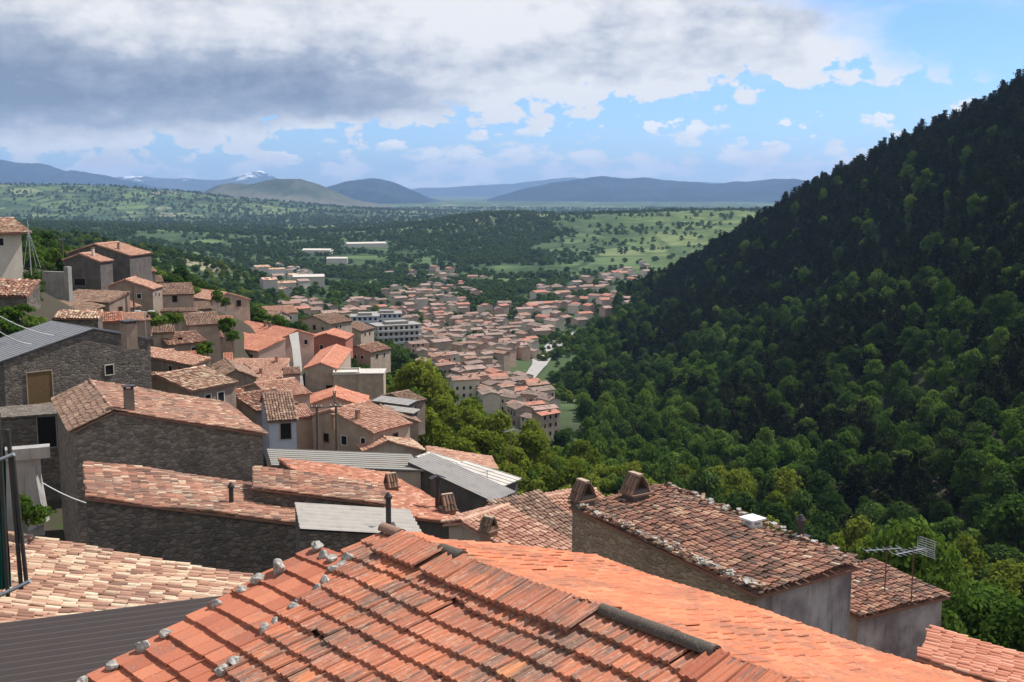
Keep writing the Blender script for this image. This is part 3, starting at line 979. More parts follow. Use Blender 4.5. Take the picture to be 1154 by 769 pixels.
def flat_house(name, label, c, yaw, hx, hy, ztop, wh, wall, top, cat='house', group=None, wins=(), par=0.0):
    cy, sy = math.cos(rad(yaw)), math.sin(rad(yaw))
    ax = ((cy, sy, 0), (-sy, cy, 0), (0, 0, 1))
    org = np.array([c[0], c[1], ztop - wh])
    root = thing(name, label, cat, org, group)
    FOOT.append((c[0], c[1], max(hx, hy)))
    mb = MB()
    mb.box((c[0], c[1], ztop - wh / 2), (hx, hy, wh / 2), 0, ax)
    mb.build('wall', wall, root, org)
    mb = MB()
    mb.box((c[0], c[1], ztop + 0.08), (hx + 0.15, hy + 0.15, 0.078), 0, ax)
    if par:
        for s in (-1, 1):
            mb.box(np.array([c[0], c[1], ztop + 0.16 + par / 2]) + np.array(ax[0]) * s * (hx - 0.05), (0.1, hy, par / 2), 0, ax)
            mb.box(np.array([c[0], c[1], ztop + 0.16 + par / 2]) + np.array(ax[1]) * s * (hy - 0.05), (hx - 0.152, 0.1, par / 2 - 0.002), 0, ax)
    mb.build('roof', top, root, org)
    A3 = [np.array(a, float) for a in ax]
    for wd in wins:
        u, v, s, ww, hh = wd[:5]
        nv = {'-y': -A3[1], '+x': A3[0], '-x': -A3[0]}[s]
        rt = A3[0] if s == '-y' else A3[1]
        p0 = np.array([c[0], c[1], ztop]) + nv * (hy if s == '-y' else hx)
        window_part(root, org, on_plane(u, v, p0, nv), rt, nv, ww, hh, *(wd[5:8] if len(wd) > 5 else ()))
    return root


# ------------------------------------------------------------------ the village
VG = 'houses of the hillside village'
# large stone house on the left
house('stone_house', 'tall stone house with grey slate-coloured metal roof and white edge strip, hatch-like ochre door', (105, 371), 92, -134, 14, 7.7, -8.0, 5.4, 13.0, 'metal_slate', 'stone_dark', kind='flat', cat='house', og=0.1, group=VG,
      chim=((146, 386, 'boxiron', 1.5, 'plaster_dark', 0.9),), wins=((45, 437, 'b', 2.0, 2.6, 'plaster_grey', 'door_ochre', 'door'), (123, 417, 'b', 0.7, 0.8, 'plaster_cream', 'hole'), (22, 470, 'b', 1.1, 1.6, 'wood_door', 'hole')))
house('stone_house', 'rubble stone house with brown facet and long mottled tile roof, square dark chimney', (128, 463), 70, 27, 14.5, 9.9, 13, 2.7, 11.0, 'tile_old', 'stone', seg=5, ex=0.44, tile2='tile_brown', group=VG, pitch2=24,
      chim=((146, 464, 'boxiron', 1.5, 'plaster_dark', 0.6),))
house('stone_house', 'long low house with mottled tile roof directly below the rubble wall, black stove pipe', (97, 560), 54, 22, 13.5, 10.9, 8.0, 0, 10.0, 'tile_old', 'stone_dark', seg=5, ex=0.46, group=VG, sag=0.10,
      chim=((261, 570, 'pipe', 1.0),))
house('shed', 'dark walled shed with pale grey corrugated sheet roof and black pipe', (338, 596), 49, 14, 7.5, 5.7, 4.4, 0, 8.0, 'metal_pale', 'stone_dark', kind='sheet', cw=0.44, cat='shed', chim=((438, 593, 'pipe', 1.35),))
house('house', 'house with broad orange-red tile roof, clay hood chimneys and black capped flue', (392, 575), 64, 28, 14, 8.3, 14.5, 0, 5.0, 'tile_rust', 'plaster_darkest', seg=5, tile2='tile_old', group=VG, bias=0.0, ex=0.42,
      chim=((441, 553, 'tent', 1.15, 'tile_brown', 0.8), (493, 574, 'hat', 2.1), (504, 580, 'tent', 1.3, 'plaster_grey', 0.9)))
house('house', 'narrow house with rust-coloured old tile roof between pale sheet roof and rubble wall', (284, 549), 60, 12, 11, 7.6, 4.6, 0, 5.0, 'tile_old', 'stone_dark', seg=5, ex=0.42, group=VG)
house('outbuilding', 'outbuilding with long flat grey sheet roof stained with rust', (306, 525), 80, 16, 6, 11.5, 5.5, 0, 5.0, 'sheet_greygreen', 'plaster_grey', kind='flat', cat='outbuilding')
house('outbuilding', 'outbuilding with grey brown corrugated roof falling towards the trees', (458, 520), 84, -32, 14, 8.0, 3.2, 0.0, 4.0, 'metal_brownish', 'plaster_darkest', kind='sheet', cat='outbuilding')
house('outbuilding', 'outbuilding with upper small beige sheet roof under the tiled roof at the wood edge', (468, 515), 96, -30, 8, 5.0, 2.2, 0, 4.0, 'sheet_beige', 'plaster_darkest', kind='flat', cat='outbuilding')
house('outbuilding', 'outbuilding with lower beige sheet roof beside the brown corrugated roof', (498, 529), 89, -32, 8, 5.6, 3.4, 0, 4.0, 'sheet_beige', 'plaster_darkest', kind='flat', cat='outbuilding')
house('house', 'house with long tiled roof at the edge of the green wood, thin aerial on top', (484, 517), 103, 9, 11, 6.6, 5.0, 0, 6.0, 'tile_pink', 'plaster_darkest', group=VG)
house('house', 'house with sunlit pale tile roof, small gable facing the camera above grey sheet roof', (438, 497), 108, 20, 19, 3.7, 6.0, 2.6, 5.0, 'tile_pale', 'plaster_grey', tile2='tile_pink', group=VG, chim=((420, 492, 'box', 0.7, 'tile_brown', 0.35),))
house('house', 'house with dull brown gable roof and dark end wall next to wood edge', (438, 465), 130, 18, 20, 3.9, 5.0, 2.6, 5.0, 'tile_brown', 'plaster_dark', group=VG)
house('shed', 'upper dark shed of two stepped flat roofs above the brown gable roof', (418, 452), 140, -15, 4, 5.0, 3.6, 0, 4.0, 'metal_brownish', 'plaster_darkest', kind='flat', cat='shed')
house('shed', 'lower dark shed with thin pale roof edge under the stepped roofs', (424, 461), 134, -15, 4, 4.8, 2.6, 0, 3.0, 'metal_pale', 'plaster_darkest', kind='flat', cat='shed')
house('house', 'house with bright orange gable roof behind the two wooden poles', (375, 447), 122, 6, 18, 3.8, 6.5, 2.9, 5.0, 'tile_new', 'plaster_pink', group=VG, chim=((377, 449, 'box', 0.6, 'plaster_dark', 0.3),))
house('house', 'house with wide beige worn tile roof below bright orange gable roof', (372, 462), 112, -35, 16, 6.0, 6.0, 3.0, 5.0, 'tile_pink', 'plaster_grey', group=VG, chim=((403, 473, 'box', 0.8, 'tile_brown', 0.35), (376, 478, 'box', 0.8, 'tile_brown', 0.35)))
house('house', 'hipped brown tile house with pale blue wall and dark doorway', (295, 444), 98, -72, 22, 4.2, 2.7, 3.0, 5.5, 'tile_brown', 'plaster_blue', tile2='tile_new', group=VG,
      wins=((322, 486, 'e', 0.9, 1.4, 'plaster_grey', 'hole', 'door'),))
house('house', 'orange gabled house with plain grey-brown end wall in the village centre', (361, 409), 205, 2, 20, 3.2, 25, 3.2, 7.5, 'tile_new', 'plaster_grey', group=VG, wins=((372, 440, 'a', 1.4, 1.8, 'wood_door', 'hole', 'door'),))
house('house', 'rust red gabled house just behind the orange gabled house', (368, 376), 240, -2, 17, 4.4, 9.0, 6.0, 6.5, 'tile_new', 'plaster_red', group=VG)
house('house', 'house with grey-brown double roof above the rust red gable', (352, 356), 270, -30, 18, 5.5, 9.0, 5.0, 7.0, 'tile_brown', 'plaster_grey', group=VG)
house('house', 'large terracotta house, upper clean orange roof over pinkish wall with two small chimneys', (336, 372), 222, -138, 19, 4.6, -21, 4.0, 7.5, 'tile_new', 'plaster_pink', group=VG,
      chim=((299, 368, 'box', 0.9, 'plaster_dark', 0.5), (304, 369, 'box', 0.9, 'plaster_dark', 0.5), (310, 363, 'box', 0.9, 'plaster_dark', 0.5)))
house('house', 'salmon tiled roof with arched dormer opening below upper clean orange roof', (322, 382), 212, -132, 15, 6.5, -19, 0, 5.0, 'tile_new', 'plaster_pink', group=VG, cat='house')
house('house', 'wide jumbled pinkish tile roof stepping down to the grey alley', (327, 404), 200, -88, 13, 10.5, -13.5, 0, 5.0, 'tile_pink', 'plaster_pink', group=VG, sag=0.16,
      chim=((285, 398, 'box', 0.7, 'white_paint', 0.5), (312, 408, 'box', 0.8, 'tile_new', 0.5), (294, 421, 'box', 0.7, 'plaster_dark', 0.5)))
house('house', 'small grey house with dusty pyramid-like roof and dark end wall', (266, 417), 150, -158, 24, 3.4, -11, 3.0, 5.0, 'tile_brown', 'plaster_dark', group=VG)
house('house', 'long low house with sandy roof strip above dark shaded wall', (238, 403), 125, -132, 14, 2.4, -13, 0, 4.5, 'tile_pink', 'plaster_dark', group=VG, seg=4)
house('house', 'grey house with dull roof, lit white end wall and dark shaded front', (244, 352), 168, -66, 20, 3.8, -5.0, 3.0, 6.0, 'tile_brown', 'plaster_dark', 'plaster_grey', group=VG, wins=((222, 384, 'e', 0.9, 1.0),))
house('outbuilding', 'small grey annex with square window beside the dark shaded front', (196, 366), 160, -70, 14, 3.0, -3.2, 0, 4.0, 'tile_brown', 'plaster_grey', cat='outbuilding', wins=((203, 383, 'e', 0.55, 0.6),))
house('house', 'two storey brownish house with dark window and white side wall', (216, 319), 205, -68, 20, 4.6, -5.8, 3.5, 5.0, 'tile_brown', 'plaster_white', 'plaster_grey', group=VG, wins=((197, 337, 'e', 0.8, 1.1), (172, 344, 'e', 0.8, 1.1)))  # walls of one house split into sunlit white and shaded brown plaster
house('outbuilding', 'low annex with flat tile strip under the two storey brownish house', (222, 347), 190, -75, 8, 2.4, -6.0, 0, 4.0, 'tile_brown', 'plaster_grey', cat='outbuilding', wins=((199, 353, 'e', 1.0, 0.8),))
house('house', 'house with pale grey gable end and one black window at the green slope', (257, 330), 235, 44, 18, 5.5, 14, 4.0, 5.5, 'tile_pink', 'plaster_grey', group=VG, wins=((269, 342, 'a', 1.0, 1.3),))
house('house', 'upper of two low houses with long dull red roofs below the dark gables', (147, 329), 168, -114, 15, 4.6, -10.5, 0, 5.0, 'tile_brown', 'plaster_dark', group=VG)
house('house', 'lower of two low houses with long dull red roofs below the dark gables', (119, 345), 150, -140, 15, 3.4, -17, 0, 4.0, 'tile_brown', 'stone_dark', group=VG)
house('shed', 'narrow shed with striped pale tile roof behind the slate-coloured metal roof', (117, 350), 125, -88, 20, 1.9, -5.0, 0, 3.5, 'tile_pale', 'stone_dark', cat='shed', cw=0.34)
house('house', 'dark fronted house with light tile roof and thin flue, right of the dull red roofs', (141, 315), 185, 2, 20, 4.7, 6.0, 3.2, 5.5, 'tile_pink', 'plaster_dark', group=VG, chim=((150, 342, 'pipe', 2.6),))
house('house', 'big dark gabled house with sunlit right roof slope on the skyline of the village', (106, 275), 205, -8, 17, 7.0, 9.0, 5.6, 8.5, 'tile_pink', 'plaster_darkest', group=VG, chim=((134, 282, 'box', 1.2, 'plaster_dark', 0.45),), wins=((118, 311, 'a', 1.0, 1.4, 'plaster_white', 'hole'),))
house('house', 'lower dark gabled house standing in front of the big dark gabled house', (89, 286), 192, -6, 20, 3.9, 5.0, 3.2, 8.0, 'tile_pink', 'plaster_darkest', group=VG, chim=((105, 289, 'box', 1.3, 'plaster_cream', 0.4),), wins=((90, 318, 'a', 2.0, 1.2, 'plaster_dark', 'hole'),))
house('house', 'small dark house with pale roof right of the big dark gabled house', (150, 300), 215, -50, 18, 3.2, 3.4, 1.8, 4.5, 'tile_pale', 'plaster_dark', group=VG)
house('house', 'cream plastered house with overhanging roof at the edge of the picture above grass slope', (15, 246), 130, -42, 18, 4.7, -9.0, 4.0, 7.2, 'tile_pale', 'plaster_cream', ov=0.9, og=0.9, group=VG)
house('outbuilding', 'outbuilding with dark red ribbed tile roof below the cream plastered house', (46, 315), 117, -92, 24, 3.3, -9.5, 0, 1.6, 'tile_old', 'stone_dark', cat='outbuilding', cw=0.42, ex=0.5)
# right of the near roof
E_R = house('house', 'stone house with mottled tile roof edged with loose stones and two clay hood chimneys', (641, 568), 44, -56, 3, 10.5, 5.2, 0, 6.0, 'tile_old', 'stone_tan', 'plaster_lilac', seg=6, ex=0.42, cw=0.22, group=VG, sag=0.12, bias=-0.10,
            chim=((657, 570, 'tent', 1.0, 'plaster_darkest', 0.72), (716, 563, 'tent', 1.05, 'plaster_darkest', 0.82), (848, 594, 'boxwhite', 0.15, 'plaster_white', 0.55), (902, 606, 'pipe', 0.6)))
house('house', 'small lilac walled house with tile roof and television aerials', (885, 650), 46.5, -62, 4, 4.4, 5.2, 0, 6.0, 'tile_old', 'plaster_lilac', seg=6, group=VG, bias=-0.08)
house('house', 'house with low ribbed salmon tile roof at the lower right corner', (1033, 739), 34, -30, 9, 9.0, 2.8, 0, 5.0, 'tile_new', 'plaster_dark', seg=6, group=VG)
house('house', 'patchwork tile roof house in the dip behind the orange ridge', (548, 566), 58, -52, 14, 5.5, 3.6, 0, 5.0, 'tile_brown', 'plaster_grey', seg=5, group=VG, sag=0.1)
house('house', 'house with pinkish tile roof beside black flue, behind the orange ridge', (519, 588), 50, -40, 15, 5.0, 3.4, 1.2, 5.0, 'tile_pink', 'plaster_grey', seg=5, group=VG, chim=((551, 603, 'tent', 0.8, 'tile_brown', 0.6),))
house('house', 'house with light pink tile roof left of the stone house with stone-edged roof', (590, 565), 62, -60, 13, 6.0, 5.0, 1.5, 5.0, 'tile_pink', 'plaster_lilac', seg=5, group=VG)
# further roofs packed into the village
for lb, R, d, yaw, p, W, L, W2, tl, wl in [
        ('house with sagging brown roof, first behind the clean orange roof', (318, 351), 262, -110, 18, 5.0, -9.0, 4.0, 'tile_brown', 'plaster_grey'),
        ('house with dusty pink roof, second behind the clean orange roof', (296, 350), 272, -60, 18, 4.6, -8.0, 4.0, 'tile_pink', 'plaster_dark'),
        ('little house with rusty roof wedged left of the clean orange roof', (270, 352), 250, -40, 20, 4.0, 7.0, 3.5, 'tile_old', 'plaster_dark'),
        ('narrow house with old pinkish front between hipped house and bright orange gable', (345, 456), 118, -60, 18, 2.6, -2.6, 2.0, 'tile_pink', 'plaster_pink'),
        ('small house with mottled roof just left of the hipped brown house', (262, 446), 104, -40, 16, 3.6, 5.0, 3.0, 'tile_old', 'plaster_dark'),
        ('low house with pale mottled roof behind the rubble house ridge', (176, 423), 100, -30, 14, 4.4, 6.0, 3.0, 'tile_pale', 'plaster_dark'),
        ('house with pinkish roof in shade right of the small grey house', (286, 432), 120, -50, 16, 4.0, 5.0, 3.0, 'tile_pink', 'plaster_grey'),
        ('low sheltered house with brown roof beneath the two storey brownish house', (190, 372), 178, -70, 16, 3.6, -6.0, 3.0, 'tile_brown', 'plaster_grey'),
        ('house with rusty roof on the bank left of the grey house', (176, 377), 158, -50, 16, 4.0, 6.0, 3.0, 'tile_old', 'plaster_dark'),
        ('house with faded roof behind the slate-coloured metal roof chimney', (196, 394), 140, -60, 15, 3.4, -5.0, 3.0, 'tile_pink', 'plaster_grey'),
        ('house with dark front left of the pale grey gable end', (236, 340), 225, -65, 18, 3.5, -5.0, 3.0, 'tile_brown', 'plaster_dark'),
        ('house with rusty roof right of the rust red gabled house', (402, 390), 250, -30, 18, 4.0, 8.0, 4.0, 'tile_old', 'plaster_grey'),
        ('house with dull roof farther down behind the rust red gabled house', (388, 366), 290, -20, 18, 5.0, 8.0, 5.0, 'tile_brown', 'plaster_grey'),
        ('house with faded pink roof far behind the clean orange roof', (330, 344), 310, -60, 18, 5.0, -9.0, 4.0, 'tile_pink', 'plaster_cream'),
        ('rusty lean-to roof under the long low house with sandy strip', (214, 418), 118, -70, 14, 3.0, -4.6, 0, 'tile_old', 'plaster_dark'),
        ('tiny house with orange-brown roof between grey annex and long low house', (222, 396), 142, -60, 16, 2.8, -4.0, 2.4, 'tile_rust', 'plaster_grey'),
        ('small terracotta roofed house in front of the dull red roofs', (138, 352), 140, -70, 16, 3.0, -4.6, 2.6, 'tile_rust', 'plaster_dark'),
        ('little house with light roof tucked below the house with light tile roof', (166, 352), 166, -60, 16, 3.0, -4.0, 2.5, 'tile_pink', 'plaster_grey'),
        ('low orange roofed house in front of the salmon tiled roof', (262, 398), 190, -75, 14, 4.2, -6.0, 3.0, 'tile_new', 'plaster_pink'),
        ('small house with mottled terracotta roof before the jumbled pinkish roof', (300, 436), 128, -60, 15, 3.6, -4.6, 2.6, 'tile_rust', 'plaster_pink'),
        ('brown roofed house tight against the pale grey gable end', (228, 352), 205, -70, 16, 3.4, -5.0, 3.0, 'tile_brown', 'plaster_grey'),
        ('low house with rusty roof just under the pale grey gable end', (262, 356), 200, -70, 15, 3.6, -5.4, 2.8, 'tile_rust', 'plaster_dark'),
        ('house with rusty brown roof between the arched dormer roof and green bushes', (250, 372), 186, -70, 15, 3.2, -4.2, 2.5, 'tile_old', 'plaster_dark'),
        ('upper small house with brown roof right of the small dark house with pale roof', (182, 311), 225, -65, 17, 3.2, -4.4, 2.8, 'tile_brown', 'plaster_dark'),
        ('pink fronted small house standing left of the orange gabled house', (338, 414), 190, -75, 16, 2.6, -3.0, 2.4, 'tile_old', 'plaster_pink'),
        ('small house with worn roof right below the square grey-brown block', (440, 444), 170, -40, 14, 4.0, 4.0, 2.6, 'tile_brown', 'plaster_dark'),
        ('pinkish roofed house beside the dark post in the upper row', (112, 338), 176, -20, 18, 4.2, 5.0, 3.0, 'tile_pink', 'plaster_dark'),
]:
    house('house', lb, R, d, yaw, p, W, L, W2, 5.5, tl, wl, group=VG)
# flat roofed pair in the centre
flat_house('house', 'flat roofed grey house with white parapet left of the square block', at(391, 428, 205)[:2], 6, 2.4, 2.6, at(391, 422, 203)[2], 6.5, 'plaster_grey', 'concrete_pale', group=VG, par=0.35)
flat_house('house', 'square grey-brown block with flat cream roof at the edge of trees', at(419, 428, 205)[:2], 2, 2.4, 2.6, at(419, 421, 203)[2], 6.5, 'plaster_grey', 'sheet_beige', group=VG)
flat_house('house', 'added dark stone block with black doorway, filling the shaded gap left of the rubble house', at(66, 530, 86)[:2], 22, 4.6, 2.2, at(66, 468, 84)[2], 16, 'stone_dark', 'stone_dark', group=VG, wins=((53, 487, '-y', 1.3, 2.4, 'concrete', 'hole', 'door'),))  # dark block added where the gap is only deep shade; its doorway is real
# low pale retaining wall and grey alley
w = thing('retaining_wall', 'pale grey retaining wall below the dark gabled houses', 'wall', at(64, 333, 150))
mb = MB()
mb.box(at(64, 322, 150), (2.1, 0.3, 1.9), 0, ((0.94, -0.34, 0), (0.34, 0.94, 0), (0, 0, 1)))
mb.box(at(77, 320, 148), (0.35, 0.35, 2.3), 0, ((0.94, -0.34, 0), (0.34, 0.94, 0), (0, 0, 1)))
mb.build('wall_face', 'concrete', w, at(64, 333, 150))


# ------------------------------------------------------------------ the near house with the orange roof
def near_house():
    rng = np.random.default_rng(21)
    k = 1.4
    A = np.array([-1.156, 9.513, -3.0]) * k
    d = unit([0.676, -0.737, 0])
    nl = np.array([-0.737, -0.676, 0])
    t = math.tan(rad(16.5))
    sl_, sr_ = unit(nl - np.array([0, 0, t])), unit(-nl - np.array([0, 0, t]))
    org = A + d * 4 + np.array([0, 0, -8.0])
    root = thing('house', 'nearest house with large orange clay tile roof, weathered left slope', 'house', org, VG)
    Lr = 11.0

    def marseille(mb, a0, a1, s0, s1, sd, cw, ex, rfun, mi=0, lift=0.05, jit=1.0, keep=None, z0=0.0, prof='grooved'):
        nn = np.cross(d, sd)
        if nn[2] < 0:
            nn = -nn
        nc, nr = int(round((a1 - a0) / cw)), int(round((s1 - s0) / ex))
        I, J = np.meshgrid(np.arange(nc), np.arange(nr), indexing='ij')
        I, J = I.ravel(), J.ravel()
        a_c, s_c = a0 + (I + 0.5) * cw, s0 + J * ex
        if keep is not None:
            q = keep(a_c, s_c + ex / 2)
            I, J, a_c, s_c = I[q], J[q], a_c[q], s_c[q]
        n = len(I)
        x = np.array([-.5, -.47, -.43, -.38, -.30, -.20, -.12, -.06, .0, .06, .12, .20, .30, .38, .43, .47, .5])
        if prof == 'grooved':
            z = np.array([0, .020, .026, .020, .004, .002, .006, .022, .026, .022, .006, .002, .004, .020, .028, .022, 0.0])
        else:
            z = np.array([0, .012, .014, .012, .006, .004, .004, .008, .010, .008, .004, .004, .006, .012, .014, .012, 0.0])
        m = len(x)
        ln = ex * 1.06
        zj = rng.normal(0, 0.004 * jit, n)
        yw = rng.normal(0, 0.012 * jit, n)
        sj = rng.normal(0, 0.006 * jit, n) + np.where(rng.uniform(0, 1, n) < 0.03, rng.normal(0, 0.03, n), 0)
        rows = [(0.0, 0.0), (ln, lift), (ln + 0.004, lift - 0.045)]
        V = np.zeros((n, 3 * m, 3))
        sagv = 0.03 * (np.sin(a_c * 0.8 + 1) * np.sin(s_c * 0.9) + 0.6 * np.sin(a_c * 1.9 + s_c * 0.6))
        tl = rng.normal(0, 0.006 * jit, n)
        for r, (ls, lz) in enumerate(rows):
            aa = a_c[:, None] + x[None] * cw * 0.985 + yw[:, None] * ls
            ss = (s_c + sj)[:, None] + ls
            zz = z[None] + lz + z0 + (zj + sagv)[:, None] + tl[:, None] * x[None] * 2
            V[:, r * m:(r + 1) * m] = A + aa[..., None] * d + ss[..., None] * sd + zz[..., None] * nn
        f = np.array([[r * m + i, r * m + i + 1, (r + 1) * m + i + 1, (r + 1) * m + i] for r in range(2) for i in range(m - 1)])
        F = (np.arange(n)[:, None, None] * (3 * m) + f[None]).reshape(-1, 4)
        mb.add(V.reshape(-1, 3), F, mi, np.repeat(rfun(a_c, s_c, n), 2 * (m - 1)))

    # left slope: weathered tiles, a strip of fresher ones along the verge
    strip = 0.92
    mb = MB()

    def worn(a, s, n):
        v = rng.beta(1.6, 1.6, n) * 0.8 + 0.55 * (fbm(a * 0.8 + 3, s * 0.8, 3, 2) - 0.5)
        return np.clip(v + 0.10, 0, 1)

    def fresh(a, s, n):
        return np.clip(rng.beta(2, 2, n), 0, 1)
    EX = 0.302
    marseille(mb, 0.02, 0.02 + 0.23 * 47, 0.0, EX * 23, sl_, 0.23, EX, worn, 0, keep=lambda a, s: a > np.where(s < EX * 2, 0.0, 0.10 + 0.28 * s), jit=1.2)
    marseille(mb, -0.56, -0.56 + 0.25 * 9, EX * 2, EX * 23, sl_, 0.25, EX, fresh, 1, prof='flat', jit=0.6, lift=0.045, z0=0.004, keep=lambda a, s: a < 0.22 + 0.28 * s)
    nnl = np.cross(d, sl_)
    nnl = nnl if nnl[2] > 0 else -nnl
    nnr = np.cross(d, sr_)
    nnr = nnr if nnr[2] > 0 else -nnr
    slab(mb, A + d * 0.02, d, sl_, Lr, EX * 23, 0.14, 0, -0.03, 0.05)
    slab(mb, A - d * 0.55 + sl_ * EX * 2, d, sl_, 0.568, EX * 21, 0.14, 1, -0.03, 0.1)
    # right slope: clean orange tiles
    marseille(mb, 0.35, 0.35 + 0.23 * 46, 0.0, EX * 12, sr_, 0.23, EX, fresh, 2, prof='flat', lift=0.022, jit=0.6)
    slab(mb, A + d * 0.35, d, sr_, Lr - 0.4, EX * 12 - 0.06, 0.14, 2, -0.03, 0.2)
    # raised ridge courses of angular cap tiles
    for a0, a1, off in ((0.42, 1.22, 0), (1.36, 3.72, 0), (5.05, 9.0, 0)):
        marseille(mb, a0, a1, -0.04, 0.42, sl_, 0.215, 0.46, worn if a0 < 5 else fresh, 0 if a0 < 5 else 1, lift=0.03, z0=0.085, jit=0.9)
        nC = int(round((a1 - a0) / 0.215))
        slab(mb, A + d * (a0 + 0.02) - sl_ * 0.03, d, sl_, nC * 0.215 - 0.04, 0.47, 0.085, 0, 0.083, 0.02)
        marseille(mb, a0, a1, -0.04, 0.26, sr_, 0.215, 0.30, fresh, 2, lift=0.01, z0=0.085, jit=0.6, prof='flat')
        slab(mb, A + d * (a0 + 0.02) - sr_ * 0.03, d, sr_, nC * 0.215 - 0.04, 0.30, 0.085, 2, 0.08, 0.3)
    mb.build('roof', ['tile_worn', 'tile_strip', 'tile_orange'], root, org)
    # half-round mossy ridge caps in the gaps
    th = np.linspace(0.0, math.pi, 13)
    for a0, a1, r0 in ((0.03, 0.40, 0.085), (1.18, 1.56, 0.095), (3.70, 4.20, 0.085), (4.16, 4.66, 0.088), (4.62, 5.12, 0.085)):
        m = MB()
        side = np.array([-nl[0], -nl[1], 0])
        ring = np.array([side * math.cos(x) * r0 + np.array([0, 0, math.sin(x) * r0 * 0.95 + 0.05]) for x in th])
        inner = np.array([side * math.cos(x) * (r0 - 0.02) + np.array([0, 0, math.sin(x) * (r0 - 0.02) * 0.95 + 0.045]) for x in th])
        V = np.vstack([A + d * a0 + ring * [0.94, 0.94, 1], A + d * a1 + ring * [1.06, 1.06, 1.02], A + d * a0 + inner, A + d * a1 + inner])
        q = len(th)
        F = [[i, i + 1, q + i + 1, q + i] for i in range(q - 1)] + [[2 * q + i, 3 * q + i, 3 * q + i + 1, 2 * q + i + 1] for i in range(q - 1)]
        F += [[q + i, q + i + 1, 3 * q + i + 1, 3 * q + i] for i in range(q - 1)] + [[i, 2 * q + i, 2 * q + i + 1, i + 1] for i in range(q - 1)]
        m.add(V, F, 0, 0.4)
        m.build('ridge_tile', 'tile_brown' if a0 < 0.1 else 'ridge_dark', root, org, smooth=False)
    # walls
    mb = MB()
    lw, rw = 6.4, 3.25

    def pt(a, c, z):
        return A + d * a + (-nl) * c + np.array([0, 0, z])
    for a in (0.25, Lr - 0.3):
        mb.poly([pt(a, -lw, -8), pt(a, rw, -8), pt(a, rw, -t * rw - .22), pt(a, 0, -.22), pt(a, -lw, -t * lw - .22)])
    mb.poly([pt(.25, rw, -8), pt(Lr - .3, rw, -8), pt(Lr - .3, rw, -t * rw - .22), pt(.25, rw, -t * rw - .22)])
    mb.poly([pt(.25, -lw, -8), pt(Lr - .3, -lw, -8), pt(Lr - .3, -lw, -t * lw - .22), pt(.25, -lw, -t * lw - .22)])
    mb.build('wall', 'plaster_grey', root, org)

    # stones lying on the roof
    def on_left(u, v):
        return on_plane(u, v, A, nnl)

    def stone(u, v, size, label, seed):
        r = np.random.default_rng(seed)
        p = on_left(u, v)
        p = p + d * max(0.0, -0.44 - np.dot(p - A, d)) + nnl * (size * 0.17 + 0.03)
        th_, ph_ = np.meshgrid(np.linspace(0, math.pi, 9), np.linspace(0, 2 * math.pi, 13)[:-1], indexing='ij')
        X = np.stack([np.sin(th_) * np.cos(ph_), np.sin(th_) * np.sin(ph_), np.cos(th_)], -1).reshape(-1, 3)
        o1, o2 = r.uniform(-9, 9, 2)
        rr = 0.82 + 0.65 * (fbm(X[:, 0] * 1.7 + o1, X[:, 1] * 1.7 + X[:, 2] * 2.3 + o2, 3, seed) - 0.35)
        for _ in range(7):                         # chipped flat faces
            nv = unit(r.normal(0, 1, 3))
            dd = X @ nv
            rr = np.where(dd * rr > 0.62, 0.62 / np.maximum(dd, 1e-3), rr)
        sc3 = np.array([1, r.uniform(.65, .9), r.uniform(.55, .85)]) * size / 2.5
        an = r.uniform(0, 6.28)
        Rm = np.array([[math.cos(an), -math.sin(an), 0], [math.sin(an), math.cos(an), 0], [0, 0, 1]])
        V = (X * rr[:, None] * sc3) @ Rm.T
        i, j = np.meshgrid(np.arange(8), np.arange(12), indexing='ij')
        F = np.c_[(i * 12 + j).ravel(), ((i + 1) * 12 + j).ravel(), ((i + 1) * 12 + (j + 1) % 12).ravel(), (i * 12 + (j + 1) % 12).ravel()]
        m = MB()
        m.add(V, F)
        o = m.build('stone', 'rock')
        o.location = Vector([float(c) for c in p])
        tag(o, label, 'stone', 'stones weighing down the orange tiles')
    big, mid, small = 0.34, 0.26, 0.20
    rows = [(359, 622, 0.30, 'grey stone at the topmost corner of the orange verge strip'),
            (317, 648, 0.38, 'largest grey stone on the roof edge, second from the top corner'),
            (291, 658, 0.27, 'dark lumpy stone just below the largest grey stone on the roof edge'),
            (274, 671, 0.24, 'pale pointed stone on the edge between dark lumpy stone and white-topped stone'),
            (243, 685, 0.25, 'white-topped stone half way along the roof edge'),
            (182, 717, 0.27, 'rounded stone with mossy underside on the lower roof edge'),
            (158, 732, 0.30, 'flat brownish stone lying across the lower roof edge'),
            (128, 756, 0.25, 'pale stone near the bottom of the roof edge'),
            (79, 765, 0.26, 'lowest pale stone at the bottom corner of the roof edge'),
            (394, 634, 0.27, 'dark grey stone at the upper end of the inner stone row'),
            (376, 636, 0.26, 'grey stone second in the inner row, touching the dark grey one'),
            (366, 632, 0.22, 'flat grey stone lying behind the inner row near its top'),
            (378, 647, 0.24, 'squarish grey stone under the second stone of the inner row'),
            (386, 641, 0.20, 'little grey stone wedged among the top cluster of the inner row'),
            (368, 661, 0.27, 'angular upright stone in the middle of the inner row'),
            (359, 669, 0.20, 'small smooth stone leaning on the angular upright stone'),
            (341, 681, 0.20, 'small dark stone in the inner row above the broken mortar lump'),
            (334, 690, 0.24, 'broken mortar lump in the lower half of the inner row'),
            (312, 706, 0.20, 'small beige stone above the speckled stone of the inner row'),
            (300, 717, 0.25, 'speckled stone in the lower part of the inner row'),
            (266, 752, 0.27, 'long pale stone at the bottom of the inner row'),
            (252, 763, 0.28, 'white curved stone at the bottom edge beside the long pale stone')]
